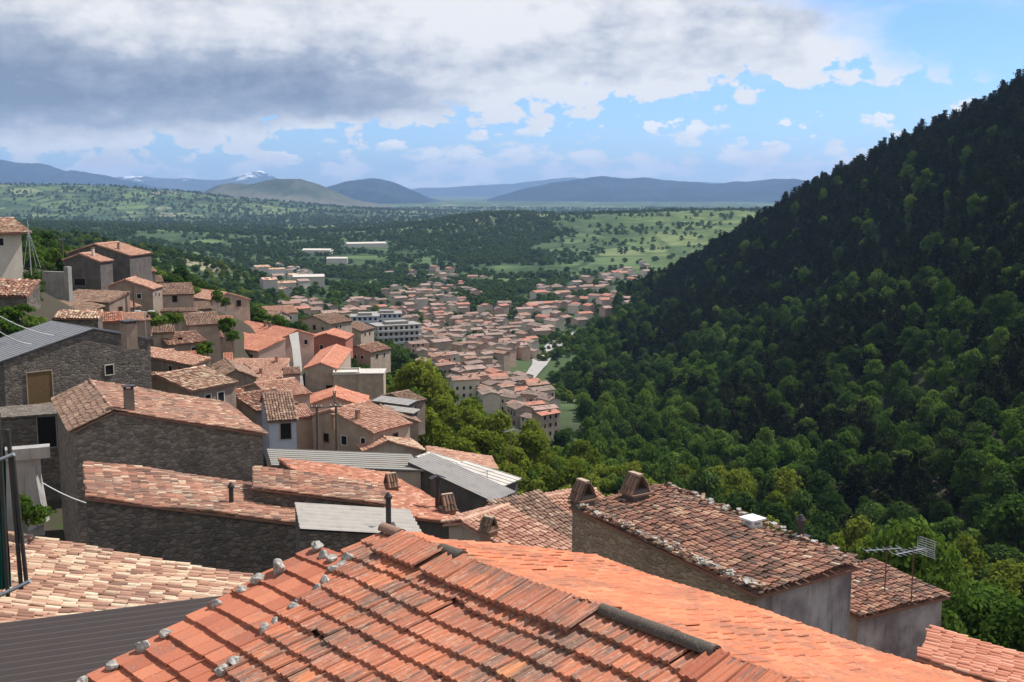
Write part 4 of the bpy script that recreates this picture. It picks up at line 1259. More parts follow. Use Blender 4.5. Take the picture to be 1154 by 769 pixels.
    for i, (u, v, s, lb) in enumerate(rows):
        stone(u, v, s, lb, 100 + i)
    return A, d, nl, sl_, sr_, nnr


NEAR = near_house()


# ------------------------------------------------------------------ lower left: corrugated shed roof and pale tile roof
def lower_left():
    # dark corrugated roof
    A = at(-60, 712, 24)
    sd = unit(np.array([0.80, 0.60, 0.0]) - np.array([0, 0, 0.10]))
    rd = unit(np.array([0.60, -0.80, 0]))
    org = A + np.array([3, 1, -5.0])
    root = thing('shed', 'shed with dark brown-grey corrugated metal roof beside the orange tiles', 'shed', org)
    mb = MB()
    corrugated(mb, A, rd, sd, 9.0, 9.2, 0.36, 0.075, 0, 4)
    mb.build('roof', 'metal_dark', root, org)
    mb = MB()
    h = unit([sd[0], sd[1], 0])
    c = A + rd * 4.5 + h * 4.4
    mb.box((c[0], c[1], A[2] - 3.2), (4.2, 4.1, 1.9), 0, (h, rd, (0, 0, 1)))
    mb.build('wall', 'plaster_dark', root, org)
    # pale coppi roof
    rng = np.random.default_rng(4)
    A = at(-40, 592, 40)
    yaw = 8
    h = np.array([math.cos(rad(yaw)), math.sin(rad(yaw)), 0])
    rd = np.array([h[1], -h[0], 0])
    sd = unit(h - np.array([0, 0, math.tan(rad(13.5))]))
    org = A + h * 5 + rd * 4 + np.array([0, 0, -7])
    root = thing('house', 'house with pale straw-coloured mottled tile roof between corrugated roof and black wall', 'house', org, VG)
    mb = MB()
    coppi(mb, A, rd, sd, 13.0, 13.6, 0.25, 0.50, 7, 0, 1.2, 0.05, rng)
    slab(mb, A, rd, sd, 13.0, 13.6, 0.12, 0)
    mb.build('roof', 'tile_pale', root, org)
    mb = MB()
    c = A + rd * 6.5 + h * 6.6
    mb.box((c[0], c[1], A[2] - 6.0), (6.3, 6.2, 2.5), 0, (h, rd, (0, 0, 1)))
    mb.build('wall', 'stone_dark', root, org)


lower_left()


# ------------------------------------------------------------------ small things of the village
def tube_thing(name, label, cat, pts, r, mat, n=6):
    mb = MB()
    for p, q in zip(pts[:-1], pts[1:]):
        mb.tube(p, q, r, None, n, 0, True)
    o = mb.build(name, mat, None, pts[0])
    o.location = Vector([float(c) for c in pts[0]])
    return tag(o, label, cat)


def sag_line(p, q, s, n=14):
    t = np.linspace(0, 1, n)[:, None]
    L = p * (1 - t) + q * t
    L[:, 2] -= s * 4 * (t[:, 0] * (1 - t[:, 0]))
    return list(L)


def pole(u, v0, v1, d, label, r=0.13, mat='wood_pole', arm=True):
    b, tp = at(u, v1, d), at(u, v0, d)
    b = np.array([tp[0], tp[1], b[2] - 1.0])
    root = thing('utility_pole', label, 'utility pole', b)
    mb = MB()
    mb.tube(b, tp, r, r * 0.75, 10)
    mb.build('shaft', mat, root, b)
    if arm:
        mb = MB()
        mb.box(tp + [0, -r - 0.05, -0.35], (0.5, 0.05, 0.05))
        c = mb.build('crossarm', mat, root, b)
        for s in (-0.4, 0.0, 0.4):
            m = MB()
            m.tube(tp + [s, -r - 0.05, -0.298], tp + [s, -r - 0.05, -0.16], 0.05, 0.035, 8)
            i = m.build('insulator', 'white_paint', c)
            i.location = -Vector([float(q) for q in b])
    return tp


P1 = pole(357, 454, 502, 92, 'left one of two dark wooden poles in front of the bright orange gable')
P2 = pole(378.5, 453, 504, 90, 'right one of two dark wooden poles in front of the bright orange gable')
pole(70, 268, 292, 200, 'dark post with short crossarm left of the dark gabled houses', 0.12)
pole(150, 321, 348, 168, 'dark post standing before the house with light tile roof', 0.16, arm=False)
tube_thing('overhead_cable', 'thin cable slung between the two dark wooden poles', 'cable', sag_line(P1 - [0, 0, .3], P2 - [0, 0, .3], 0.15), 0.02, 'iron')
tube_thing('overhead_cable', 'upper white cable running down onto the slate-coloured metal roof', 'cable', sag_line(at(-5, 354, 80), at(60, 378, 90), 0.25), 0.035, 'cable_white')
tube_thing('overhead_cable', 'lower white cable running onto the slate-coloured metal roof', 'cable', sag_line(at(-5, 371, 78), at(35, 388, 86), 0.2), 0.035, 'cable_white')
tube_thing('overhead_cable', 'white cable stretched across the dark gap beside the black wall', 'cable', sag_line(at(38, 538, 52), at(97, 567, 53), 0.12), 0.03, 'cable_white')


def mast_aerial():
    b = at(35, 300, 118)
    t = at(31, 249, 118)
    root = thing('mast', 'thin guyed metal mast beside the cream plastered house', 'mast', b)
    mb = MB()
    mb.tube(b - [0, 0, 1], t, 0.06, 0.04, 8)
    mb.build('shaft', 'galvanised', root, b)
    for q in ((46, 302), (41, 301), (27, 300)):
        m = MB()
        m.tube(b * 0.2 + t * 0.8, at(q[0], q[1], 117), 0.018, None, 5)
        m.build('guy_wire', 'galvanised', root, b)


mast_aerial()


def street_lamp():
    b, t = at(165, 392, 120), at(161, 352, 120)
    t = np.array([b[0], b[1], t[2]])
    root = thing('street_lamp', 'white street lamp with two heads above the long low house', 'street lamp', b)
    mb = MB()
    mb.tube(b - [0, 0, 1.5], t, 0.07, 0.05, 8)
    mb.build('shaft', 'galvanised', root, b)
    for s in (-1, 1):
        mb = MB()
        mb.tube(t, t + [s * 0.5, -0.1, 0.12], 0.035, 0.03, 6)
        mb.box(t + [s * 0.75, -0.12, 0.12], (0.30, 0.14, 0.06))
        mb.build('lamp_head', 'white_paint', root, b)


street_lamp()


def yagi(base, h, label, n=7, bl=1.5, yaw=0.2, grid=False, mat='galvanised'):
    root = thing('television_aerial', label, 'aerial', base)
    b = np.asarray(base, float)
    t = b + [0, 0, h]
    mb = MB()
    mb.tube(b - [0, 0, .3], t, 0.028, 0.024, 8)
    mb.build('mast', 'rust', root, b)
    c, s = math.cos(yaw), math.sin(yaw)
    dx, dy = np.array([c, s, 0]), np.array([-s, c, 0])
    p = t - [0, 0, 0.1]
    mb = MB()
    mb.tube(p - dx * bl * 0.6, p + dx * bl * 0.4, 0.018, None, 6)
    boom = mb.build('boom', mat, root, b)
    for i in range(n):
        q = p + dx * bl * (-0.6 + i / (n - 1))
        w = 0.28 + 0.14 * i / n
        m = MB()
        m.tube(q - dy * w - [0, 0, 0], q + dy * w, 0.011, None, 5)
        e = m.build('element', mat, boom)
        e.location = -Vector([float(x) for x in b])
    if grid:
        q0 = p + dx * bl * 0.42
        m = MB()
        for k in range(9):
            z = -0.36 + 0.09 * k
            m.tube(q0 - dy * 0.45 + dx * 0.10 * (abs(z) / .36) + [0, 0, z], q0 + dy * 0.45 + dx * 0.10 * (abs(z) / .36) + [0, 0, z], 0.010, None, 5)
        for k in (-0.44, 0, 0.44):
            m.tube(q0 + dy * k - [0, 0, .36], q0 + dy * k + [0, 0, .36], 0.010, None, 5)
        m.build('reflector', mat, root, b)


yagi(at(1027, 676, 44), 2.2, 'silver television aerial with square grid reflector on the lilac walled house', 7, 1.7, 0.5, True)
yagi(at(997, 668, 45), 2.0, 'slimmer television aerial left of the grid reflector', 6, 1.6, 0.2, False)
yagi(at(575, 521, 103), 3.2, 'small aerial on the long tiled roof at the wood edge', 5, 1.6, 1.0, False)
yagi(at(549, 553, 88), 1.7, 'tiny silver aerial at the end of the beige sheet roof', 4, 0.9, 0.6, False)


def net_gate():
    d = 17.0
    root = thing('garden_gate', 'tall gate of dark green netting on thin metal posts at the left border', 'gate', at(10, 668, d))
    o = at(10, 668, d)
    P = [at(-22, 500, d), at(4, 505, d - 0.3), at(13, 662, d - 0.3), at(-12, 668, d)]
    mb = MB()
    a, b = np.meshgrid(np.linspace(0, 1, 41), np.linspace(0, 1, 13), indexing='ij')
    a, b = a.ravel()[:, None], b.ravel()[:, None]
    G = (P[0] * (1 - a) + P[1] * a) * (1 - b) + (P[3] * (1 - a) + P[2] * a) * b
    G[:, 1] += 0.035 * np.sin(a[:, 0] * 34 + 2 * b[:, 0]) + 0.02 * np.sin(a[:, 0] * 13 + b[:, 0] * 9)
    i, j = np.meshgrid(np.arange(40), np.arange(12), indexing='ij')
    q = (i * 13 + j).ravel()
    Fq = np.c_[q, q + 1, q + 14, q + 13]
    mb.add(np.vstack([G, G + [0, 0.012, 0]]), np.vstack([Fq, Fq[:, ::-1] + len(G)]))
    mb.build('netting', 'green_net', root, o)
    for a, b in (((-2, 466), (9, 672)), ((9, 484), (24, 664)), ((14, 510), (30, 658))):
        m = MB()
        m.tube(at(*a, d - .35), at(*b, d - .35), 0.035, None, 8)
        m.build('post', 'iron', root, o)
    for a, b in (((-6, 520), (16, 512)), ((-10, 676), (34, 655))):
        m = MB()
        m.tube(at(*a, d - .4), at(*b, d - .4), 0.03, None, 8)
        m.build('rail', 'galvanised', root, o)


net_gate()


def old_wall():
    d = 42
    o = at(30, 590, d)
    root = thing('garden_wall', 'crumbling pale concrete wall with capping beside the dark gap', 'wall', o)
    ax = ((0.92, 0.39, 0), (-0.39, 0.92, 0), (0, 0, 1))
    mb = MB()
    mb.box(at(18, 560, d), (0.95, 0.22, 1.6), 0, ax)
    mb.add([at(38, 524, d), at(50, 590, d - 0.4), at(30, 600, d - .5), at(28, 528, d), at(38, 524, d) + [0, .5, 0], at(50, 590, d - .4) + [0, .5, 0], at(30, 600, d - .5) + [0, .5, 0], at(28, 528, d) + [0, .5, 0]],
           [[0, 3, 2, 1], [4, 5, 6, 7], [0, 1, 5, 4], [1, 2, 6, 5], [2, 3, 7, 6], [3, 0, 4, 7]])
    mb.build('wall_face', 'concrete', root, o)
    mb = MB()
    mb.box(at(20, 511, d - .1), (1.15, 0.30, 0.22), 0, ax)
    mb.build('capping', 'concrete', root, o)


old_wall()


def alley():
    """steep grey paved alley dropping between the houses"""
    mb = MB()
    L = [(325, 374), (329, 392), (331, 410), (330, 425), (334, 447)]
    Rr = [(336, 374), (338, 392), (340, 410), (341, 425), (344, 447)]
    ds = [222, 214, 208, 204, 200]
    V = [at(*p, d) for p, d in zip(L, ds)] + [at(*p, d) for p, d in zip(Rr, ds)]
    mb.add(V, [[i, i + 1, 6 + i, 5 + i] for i in range(4)])
    tag(mb.build('path', 'pale_road'), 'pale paved alley between terracotta houses', None, kind='structure')


alley()


def verge_stones():
    """loose stones and broken tiles along the edge of the stone house's roof"""
    root, A, rd, hx = E_R
    rng = np.random.default_rng(8)
    t = math.tan(rad(3))
    mb = MB()
    cube = np.array([[-1, -1, -1], [1, -1, -1], [1, 1, -1], [-1, 1, -1], [-1, -1, 1], [1, -1, 1], [1, 1, 1], [-1, 1, 1]]) * 0.5
    F = [[0, 3, 2, 1], [4, 5, 6, 7], [0, 1, 5, 4], [1, 2, 6, 5], [2, 3, 7, 6], [3, 0, 4, 7]]
    for a_c, n in ((0.12, 190), (5.06, 110)):
        for i in range(n):
            c = rng.uniform(0.2, 10.4)
            a = a_c + rng.normal(0, 0.13)
            s = rng.uniform(0.10, 0.24)
            V = cube * np.array([s, s * rng.uniform(.6, 1), s * rng.uniform(.25, .5)]) + rng.normal(0, s * 0.07, (8, 3))
            an, tl = rng.uniform(0, 6.28), rng.normal(0, 0.35)
            Rz = np.array([[math.cos(an), -math.sin(an), 0], [math.sin(an), math.cos(an), 0], [0, 0, 1]])
            Rx = np.array([[1, 0, 0], [0, math.cos(tl), -math.sin(tl)], [0, math.sin(tl), math.cos(tl)]])
            p = A + rd * a + hx * c + np.array([0, 0, -t * c + 0.13 + rng.uniform(0, .08)])
            mb.add(V @ Rx.T @ Rz.T + p, F, int(rng.uniform() < 0.35), rng.uniform())
    o = mb.build('verge_edging', ['tile_brown', 'rock'], root, root.location)
    o['kind'] = 'stuff'


verge_stones()


# ------------------------------------------------------------------ trees
def leaf_quads(P, Nrm, size, rng, elong=1.5):
    n = len(P)
    a = rng.normal(0, 1, (n, 3))
    Nn = Nrm + rng.normal(0, 0.55, (n, 3))
    Nn /= np.linalg.norm(Nn, axis=1)[:, None]
    a -= (a * Nn).sum(1)[:, None] * Nn
    a /= np.linalg.norm(a, axis=1)[:, None]
    b = np.cross(Nn, a)
    s = size * rng.uniform(0.6, 1.25, n)
    a = a * (s * elong * 0.5)[:, None]
    b = b * (s * 0.5)[:, None]
    k = rng.uniform(-0.3, 0.3, (n, 1))
    V = np.stack([P - a, P + b + a * k, P + a, P - b - a * k], 1)
    return V.reshape(-1, 3), np.arange(n * 4).reshape(-1, 4)


def crown_broad(seed, n=1100, size=0.5, H=8.0, Rr=3.2, lobes=11, name='crown', mat='leaf_green', low=0.22):
    rng = np.random.default_rng(seed)
    mb = MB()
    C, RR = [], []
    for i in range(lobes):
        f = (i + 0.5) / lobes
        z = H * (low + 0.06 + (0.90 - low) * f)
        env = Rr * math.sin(math.pi * min(0.97, 0.16 + 0.80 * f)) ** 0.8
        an = i * 2.399 + rng.uniform(-.5, .5)
        rl = Rr * rng.uniform(0.24, 0.60)
        q = max(0.0, env - rl * 0.75) * rng.uniform(0.65, 1.15)
        C.append((q * math.cos(an), q * math.sin(an), min(z, H - rl * 0.8)))
        RR.append(rl)
    C, RR = np.array(C), np.array(RR)
    w = RR ** 2 / (RR ** 2).sum()
    idx = rng.choice(lobes, n, p=w)
    D = rng.normal(0, 1, (n, 3))
    D /= np.linalg.norm(D, axis=1)[:, None]
    D[:, 2] = np.where(D[:, 2] < -0.35, -D[:, 2] * 0.6, D[:, 2])
    wob = 0.72 + 0.55 * (fbm(D[:, 0] * 2 + idx * 3.1, D[:, 1] * 2 + D[:, 2] * 1.7 + 5, 3, seed))
    rr = RR[idx] * wob * rng.uniform(0.72, 1.05, n) * np.where(rng.uniform(0, 1, n) < 0.12, 1.18, 1)
    P = C[idx] + D * rr[:, None] * np.array([1, 1, 0.82])
    V, F = leaf_quads(P, D + [0, 0, 0.25], size, rng)
    lobe_r = rng.uniform(0.15, 0.85, lobes)
    r = np.clip(lobe_r[idx] + rng.normal(0, 0.16, n), 0, 1)
    mb.add(V, F, 0, r)
    return mb.build(name, mat, link=False), C


def crown_pine(seed, n=900, size=0.5, H=10.0, Rr=2.3, name='crown', mat='leaf_pine', low=0.14):
    rng = np.random.default_rng(seed)
    mb = MB()
    nb = 34
    P, D, B = [], [], []
    per = n // nb
    for i in range(nb):
        f = (i + 0.3) / nb
        z = H * (low + (0.99 - low) * f)
        L = Rr * (1 - f * 0.93) ** 0.55 * rng.uniform(0.60, 1.25) + 0.10
        an = i * 2.399 + rng.uniform(-.5, .5)
        m = max(6, int(per * (0.45 + 1.1 * (1 - f))))
        t = rng.uniform(0.12, 1, m) ** 0.75
        sp = rng.normal(0, 0.20 * L + 0.12, (m, 3)) * [1, 1, 0.5]
        base = np.c_[np.cos(an) * L * t, np.sin(an) * L * t, z + 0.10 * L * t + 0.25 * L * t * t - 0.12 * L]
        P.append(base + sp)
        D.append(np.tile([math.cos(an) * .4, math.sin(an) * .4, 0.8], (m, 1)))
        B.append(np.full(m, rng.uniform(0.1, 0.8)))
    P, D, B = np.vstack(P), np.vstack(D), np.concatenate(B)
    V, F = leaf_quads(P, D, size, rng, 1.7)
    mb.add(V, F, 0, np.clip(B + rng.normal(0, .15, len(P)), 0, 1))
    return mb.build(name, mat, link=False), None


def trunk_mesh(seed, H, r0, C=None, upto=0.55):
    rng = np.random.default_rng(seed)
    mb = MB()
    p = np.array([0, 0, -1.0])
    k = 5
    pts = [p]
    for i in range(k):
        pts.append(np.array([rng.normal(0, .08) * (i + 1), rng.normal(0, .08) * (i + 1), H * upto * (i + 1) / k]))
    for i in range(k):
        mb.tube(pts[i], pts[i + 1], r0 * (1 - 0.65 * i / k), r0 * (1 - 0.65 * (i + 1) / k), 7, 0, False)
    if C is not None:
        for c in C[::2]:
            s = pts[2 + rng.integers(0, 3)]
            mb.tube(s, s * 0.35 + np.array(c) * 0.65, r0 * 0.42, r0 * 0.14, 5, 0, False)
    return mb.build('trunk', 'bark', link=False)


TPL = {}
for q in range(4):
    c, C = crown_broad(50 + q, 1900, 0.42, 8.0, 3.3, 9 + 2 * q, mat='leaf_bright')
    TPL['bright', q] = (c.data, trunk_mesh(q, 8, 0.16, C).data)
for q in range(3):
    c, C = crown_broad(60 + q, 2600, 0.38, 8.0, 3.4, 13 + q, mat='leaf_lime', low=0.12)
    TPL['lime', q] = (c.data, trunk_mesh(q + 5, 8, 0.16, C).data)
for q in range(4):
    c, C = crown_broad(70 + q, 1900, 0.42, 9.0, 3.4, 10 + 2 * q, mat='leaf_green')
    TPL['green', q] = (c.data, trunk_mesh(q + 9, 9, 0.18, C).data)
for q in range(4):
    c, C = crown_pine(90 + q, 1250, 0.50, 9.2, 2.9)
    TPL['pine', q] = (c.data, trunk_mesh(q + 20, 11, 0.17, None, 0.93).data)
for q in range(2):
    c, C = crown_broad(110 + q, 5200, 0.26, 8.5, 3.6, 17, mat='leaf_bright', low=0.12)
    TPL['near', q] = (c.data, trunk_mesh(q + 30, 8, 0.18, C).data)
for q in range(3):
    c, C = crown_broad(130 + q, 700, 0.30, 2.2, 1.5, 6, mat='leaf_bright', low=0.0)
    TPL['shrub', q] = (c.data, trunk_mesh(q + 40, 1.6, 0.05, C, 0.4).data)
for q in range(3):
    c, C = crown_broad(150 + q, 150, 1.7, 9.0, 4.3, 7, mat='leaf_far', low=0.02)
    TPL['far', q] = (c.data, None)


def place_tree(kind, p, s, label, group, name, rng):
    cd, td = TPL[kind, int(rng.integers(0, len([k for k in TPL if k[0] == kind])))]
    e = thing(name, label, 'shrub' if kind == 'shrub' else 'tree', p, group)
    e.rotation_euler = (0, 0, float(rng.uniform(0, 6.28)))
    sx = s * rng.uniform(0.88, 1.12)
    e.scale = (sx, sx * rng.uniform(0.8, 1.2), s * rng.uniform(0.8, 1.35))
    o = bpy.data.objects.new('trunk', td)
    COL.objects.link(o)
    o.parent = e
    o = bpy.data.objects.new('crown', cd)
    COL.objects.link(o)
    o.parent = e
    return e


def scatter_stuff(name, label, pts, scl, idx, rot, meshes, mats_from=None):
    """one stuff object: uncountable trees as geometry-node instances on points"""
    me = bpy.data.meshes.new(name)
    n = len(pts)
    me.vertices.add(n)
    me.vertices.foreach_set('co', np.asarray(pts, np.float32).ravel())
    for an, tp, dat in (('scl', 'FLOAT_VECTOR', scl), ('rotv', 'FLOAT_VECTOR', np.c_[np.zeros(n), np.zeros(n), rot]), ('idx', 'INT', idx)):
        a = me.attributes.new(an, tp, 'POINT')
        a.data.foreach_set('vector' if tp == 'FLOAT_VECTOR' else 'value', np.asarray(dat, np.int32 if tp == 'INT' else np.float32).ravel())
    o = bpy.data.objects.new(name, me)
    COL.objects.link(o)
    tag(o, label, None, kind='stuff')
    tc = bpy.data.collections.new(name + '_templates')
    for i, m in enumerate(meshes):
        t = bpy.data.objects.new('woodland_tree', m)
        tc.objects.link(t)
    ng = bpy.data.node_groups.new(name + '_scatter', 'GeometryNodeTree')
    ng.interface.new_socket('Geometry', in_out='INPUT', socket_type='NodeSocketGeometry')
    ng.interface.new_socket('Geometry', in_out='OUTPUT', socket_type='NodeSocketGeometry')
    gi = ng.nodes.new('NodeGroupInput')
    go = ng.nodes.new('NodeGroupOutput')
    ci = ng.nodes.new('GeometryNodeCollectionInfo')
    ci.inputs['Collection'].default_value = tc
    ci.inputs['Separate Children'].default_value = True
    ci.inputs['Reset Children'].default_value = True
    ip = ng.nodes.new('GeometryNodeInstanceOnPoints')
    ip.inputs['Pick Instance'].default_value = True

    def na(nm, tp):
        x = ng.nodes.new('GeometryNodeInputNamedAttribute')
        x.data_type = tp
        x.inputs['Name'].default_value = nm
        return x.outputs['Attribute']
    L = ng.links.new
    L(gi.outputs[0], ip.inputs['Points'])
    L(ci.outputs[0], ip.inputs['Instance'])
    L(na('idx', 'INT'), ip.inputs['Instance Index'])
    L(na('rotv', 'FLOAT_VECTOR'), ip.inputs['Rotation'])
    L(na('scl', 'FLOAT_VECTOR'), ip.inputs['Scale'])
    L(ip.outputs[0], go.inputs[0])
    md = o.modifiers.new('scatter', 'NODES')
    md.node_group = ng
    return o


for o in [q for q in bpy.data.objects if q.name.split('.')[0] in ('crown', 'trunk') and not q.users_collection]:
    bpy.data.objects.remove(o)


FY = np.array([0, 60, 130, 165, 210, 270, 310, 560, 850, 1000, 1100])
FX = np.array([70, 64, 60, 69, 71, 60, 26, 28, 77, 98, 120])
RY = np.array([0, 300, 600, 700, 780, 860, 950, 1000, 1100])
RX = np.array([360, 330, 277, 237, 201, 167, 128, 100, 90])
BY = np.array([60, 100, 130, 150, 200, 300, 400, 470])      # lower edge of the village
BX = np.array([34, 18, 4, -6, -20, -34, -40, -44])


def in_poly(x, y, P):
    c = False
    for (x0, y0), (x1, y1) in zip(P, P[1:] + P[:1]):
        if (y0 > y) != (y1 > y) and x < (x1 - x0) * (y - y0) / (y1 - y0) + x0:
            c = not c
    return c


VIEW = [(392, 300), (640, 300), (640, 380), (596, 440), (640, 480), (630, 500), (560, 476), (470, 420), (440, 402), (392, 396)]


def plant_forest():
    rng = np.random.default_rng(77)
    T = []     # x, y, kind, size
    st = 5.9
    gx, gy = np.meshgrid(np.arange(-60, 380, st), np.arange(56, 1060, st), indexing='ij')
    X = gx.ravel() + rng.uniform(-.48, .48, gx.size) * st
    Yy = gy.ravel() + rng.uniform(-.48, .48, gx.size) * st
    fx, rx, bx = np.interp(Yy, FY, FX), np.interp(Yy, RY, RX), np.interp(Yy, BY, BX)
    town = (Yy > 330) & (X > -14 - (Yy - 330) * 0.25)
    ok = (X > bx) & (X < rx + 22) & ((X > fx) | ~town & (Yy < 470)) & (np.abs(X) < 0.60 * (Yy + 30))
    ok &= (X > fx) | (Yy < 470)
    for cx, cy, r in FOOT:
        ok &= (X - cx) ** 2 + (Yy - cy) ** 2 > (r + 3.5) ** 2
    X, Yy = X[ok], Yy[ok]
    Z = height(X, Yy)
    fx, rx = fx[ok], rx[ok]
    tu, tv = proj(np.c_[X, Yy, Z + 9.5])                     # the slope below the village is kept low: it never hides the town
    hid = np.array([in_poly(a, b, VIEW) for a, b in zip(tu, tv)]) & (X < fx + 6)
    X, Yy, Z, fx, rx = X[~hid], Yy[~hid], Z[~hid], fx[~hid], rx[~hid]
    up = np.clip((X - fx) / np.maximum(rx - fx, 20), -1, 1)          # 0 at the foot, 1 on the crest
    pn = fbm(X / 42, Yy / 60, 4, 31) + 0.75 * np.clip(up, -.3, 1) + rng.normal(0, 0.10, len(X))
    kind = np.where(pn > 0.655, 2, np.where(pn > 0.51, 1, 0))
    kind = np.where(rng.uniform(0, 1, len(X)) < 0.10, 0, kind)
    kind = np.where((up > 0.93) & (rng.uniform(0, 1, len(X)) < 0.9), 2, kind)
    br = fbm(X / 25, Yy / 25, 3, 77)
    kind = np.where((kind == 1) & (br > 0.60), 0, kind)
    size = np.where(kind == 2, rng.uniform(0.75, 1.25, len(X)), rng.uniform(0.62, 1.30, len(X)) ** 1.2)
    u, v = proj(np.c_[X, Yy, Z + 6])
    inframe = (u > -30) & (u < 1184) & (v < 800)
    dist = np.hypot(X, Yy)
    order = np.argsort(dist / size)
    cnt = {0: 0, 1: 0, 2: 0}
    nm = {0: ('bright', 'broadleaf_tree'), 1: ('green', 'leafy_tree'), 2: ('pine', 'pine_tree')}
    cap = {0: 230, 1: 170, 2: 230}
    rest = []
    for i in order:
        k = int(kind[i])
        if inframe[i] and cnt[k] < cap[k]:
            cnt[k] += 1
            if up[i] < 0.03:
                if dist[i] < 175:
                    zone = 'close behind the lowest village roofs'
                elif dist[i] < 270:
                    zone = 'half way down the green ravine'
                else:
                    zone = 'at the ravine mouth by the valley town'
            elif up[i] < 0.35:
                zone = 'at the shady foot of the wooded hill, ' + ('near the village' if dist[i] < 260 else 'towards the town')
            else:
                zone = 'high on the steep wooded hillside'
            ad = ('large ' if size[i] > 1.0 else 'small ') + {0: 'yellow-green broadleaf tree', 1: 'mid green bushy tree', 2: 'dark pine'}[k]
            grp = ad.replace('tree', 'trees').replace('pine', 'pines') + ' ' + zone
            kk = nm[k][0]
            if dist[i] < 125 and k < 2:
                kk = 'near'
            elif k == 0 and up[i] < 0.03:
                kk = 'lime'
            place_tree(kk, (X[i], Yy[i], Z[i] - 0.3), size[i], ad + ' ' + zone, grp, nm[k][1], rng)
        else:
            rest.append(i)
    rest = np.array(rest)
    meshes = [TPL['bright', q][0] for q in range(4)] + [TPL['green', q][0] for q in range(4)] + [TPL['pine', q][0] for q in range(4)]
    s = size[rest]
    n = len(rest)
    scl = np.c_[s * rng.uniform(.78, 1.15, n), s * rng.uniform(.78, 1.15, n), s * rng.uniform(.8, 1.4, n)]
    scatter_stuff('forest', 'dark mixed forest covering the steep hill', np.c_[X[rest], Yy[rest], Z[rest] - 0.3], scl, kind[rest] * 4 + rng.integers(0, 4, n), rng.uniform(0, 6.28, n), meshes)
    return n, cnt


print('forest', plant_forest())


def big_tree(u, v, d, s, kind, label, group=None, name='broadleaf_tree'):
    p = at(u, v, d)
    z = height(p[0], p[1])[0]
    return place_tree(kind, (p[0], p[1], z - 0.3), s, label, group, name, np.random.default_rng(int(u * 7 + v)))


# trees and shrubs one can single out
big_tree(1105, 690, 92, 1.35, 'near', 'sprawling bright green tree behind the salmon tile roof, nearest on the right')
big_tree(1150, 690, 100, 1.3, 'near', 'second sprawling bright green tree, cut by the right border')
big_tree(1060, 690, 108, 1.15, 'near', 'bright green tree just behind the lilac walled house')
big_tree(1000, 640, 125, 1.0, 'near', 'round pale green tree above the stone-edged roof')


def shrub(u, v, d, s, label, group=None):
    p = at(u, v, d)
    rng = np.random.default_rng(int(u * 3 + v))
    return place_tree('shrub', p, s * 0.55, label, group, 'shrub', rng)


for i, (u, v, d, s) in enumerate([(8, 366, 108, 1.6), (26, 362, 109, 1.5), (38, 374, 107, 1.3), (18, 380, 105, 1.2), (2, 382, 105, 1.4)]):
    shrub(u, v, d, s, 'low green shrub on the grass slope under the ribbed tile roof', 'shrubs on the grass slope')
for i, (u, v, d, s) in enumerate([(30, 588, 40, 0.55), (42, 592, 40, 0.6), (24, 575, 40.5, 0.4)]):
    shrub(u, v, d, s, 'small weed clump growing at the foot of the crumbling pale wall', 'weeds by the crumbling wall')
for i, (u, v, d, s) in enumerate([(42, 300, 150, 1.8), (60, 298, 170, 1.8), (50, 296, 165, 1.5)]):
    shrub(u, v, d, s, 'green bush behind the pale retaining wall', 'bushes behind the retaining wall')
for i, (u, v, d, s) in enumerate([(180, 368, 150, 1.4), (190, 364, 152, 1.2), (172, 360, 155, 1.0), (200, 366, 153, 1.2)]):
    shrub(u, v, d, s, 'low green bush on the garden bank below the two storey house', 'bushes on the garden bank')
for i, (u, v, d, s) in enumerate([(245, 342, 215, 1.6), (254, 346, 212, 1.3)]):
    shrub(u, v, d, s, 'yellow-green bush beside the pale grey gable end', 'bushes beside the grey gable')
for i, (u, v, d, s) in enumerate([(256, 378, 160, 1.7), (258, 370, 163, 1.5), (262, 385, 157, 1.2)]):
    shrub(u, v, d, s, 'dark green bush in the gap before the terracotta house', 'bushes before the terracotta house')
for i, (u, v, d, s) in enumerate([(233, 400, 140, 1.3), (226, 403, 138, 1.1)]):
    shrub(u, v, d, s, 'bush at the shaded foot of the grey house', 'bushes at the grey house')


def village_green():
    rng = np.random.default_rng(41)
    n = k = 0
    while n < 95 and k < 6000:
        k += 1
        y = rng.uniform(92, 320)
        x = rng.uniform(-0.46 * y - 4, np.interp(y, BY, BX) + 6)
        if any((x - a) ** 2 + (y - b) ** 2 < (r * 0.95 + 0.8) ** 2 for a, b, r in FOOT):
            continue
        z = height(x, y)[0]
        n += 1
        if n % 4 == 0:
            place_tree('green', (x, y, z - .3), rng.uniform(.32, .5), 'small dark tree in a gap between the village houses', 'small trees between the village houses', 'garden_tree', rng)
        else:
            place_tree('shrub', (x, y, z - .2), rng.uniform(.5, 1.25), 'green bush on open ground between the village houses', 'bushes between the village houses', 'shrub', rng)


village_green()


# ------------------------------------------------------------------ the valley town
SPECS = []


def simple_house(p, yaw, L, W, wh, pit, wall, roof, label, group, rng, wins=False):
    SPECS.append((p, yaw, L, W, wh, pit, wall, roof, label, group, wins, int(rng.integers(1 << 30))))


class Sink:
    """collects far houses into one mesh"""
    def __init__(self):
        self.mb, self.mats = MB(), []

    def take(self, mb, mat, org):
        if mat not in self.mats:
            self.mats.append(mat)
        for v, f, m, r in zip(mb.v, mb.f, mb.m, mb.r):
            self.mb.v.append(v + org)
            self.mb.f.append(f + self.mb.n)
            self.mb.m.append(np.full(len(f), self.mats.index(mat)))
            self.mb.r.append(r)
        self.mb.n += mb.n


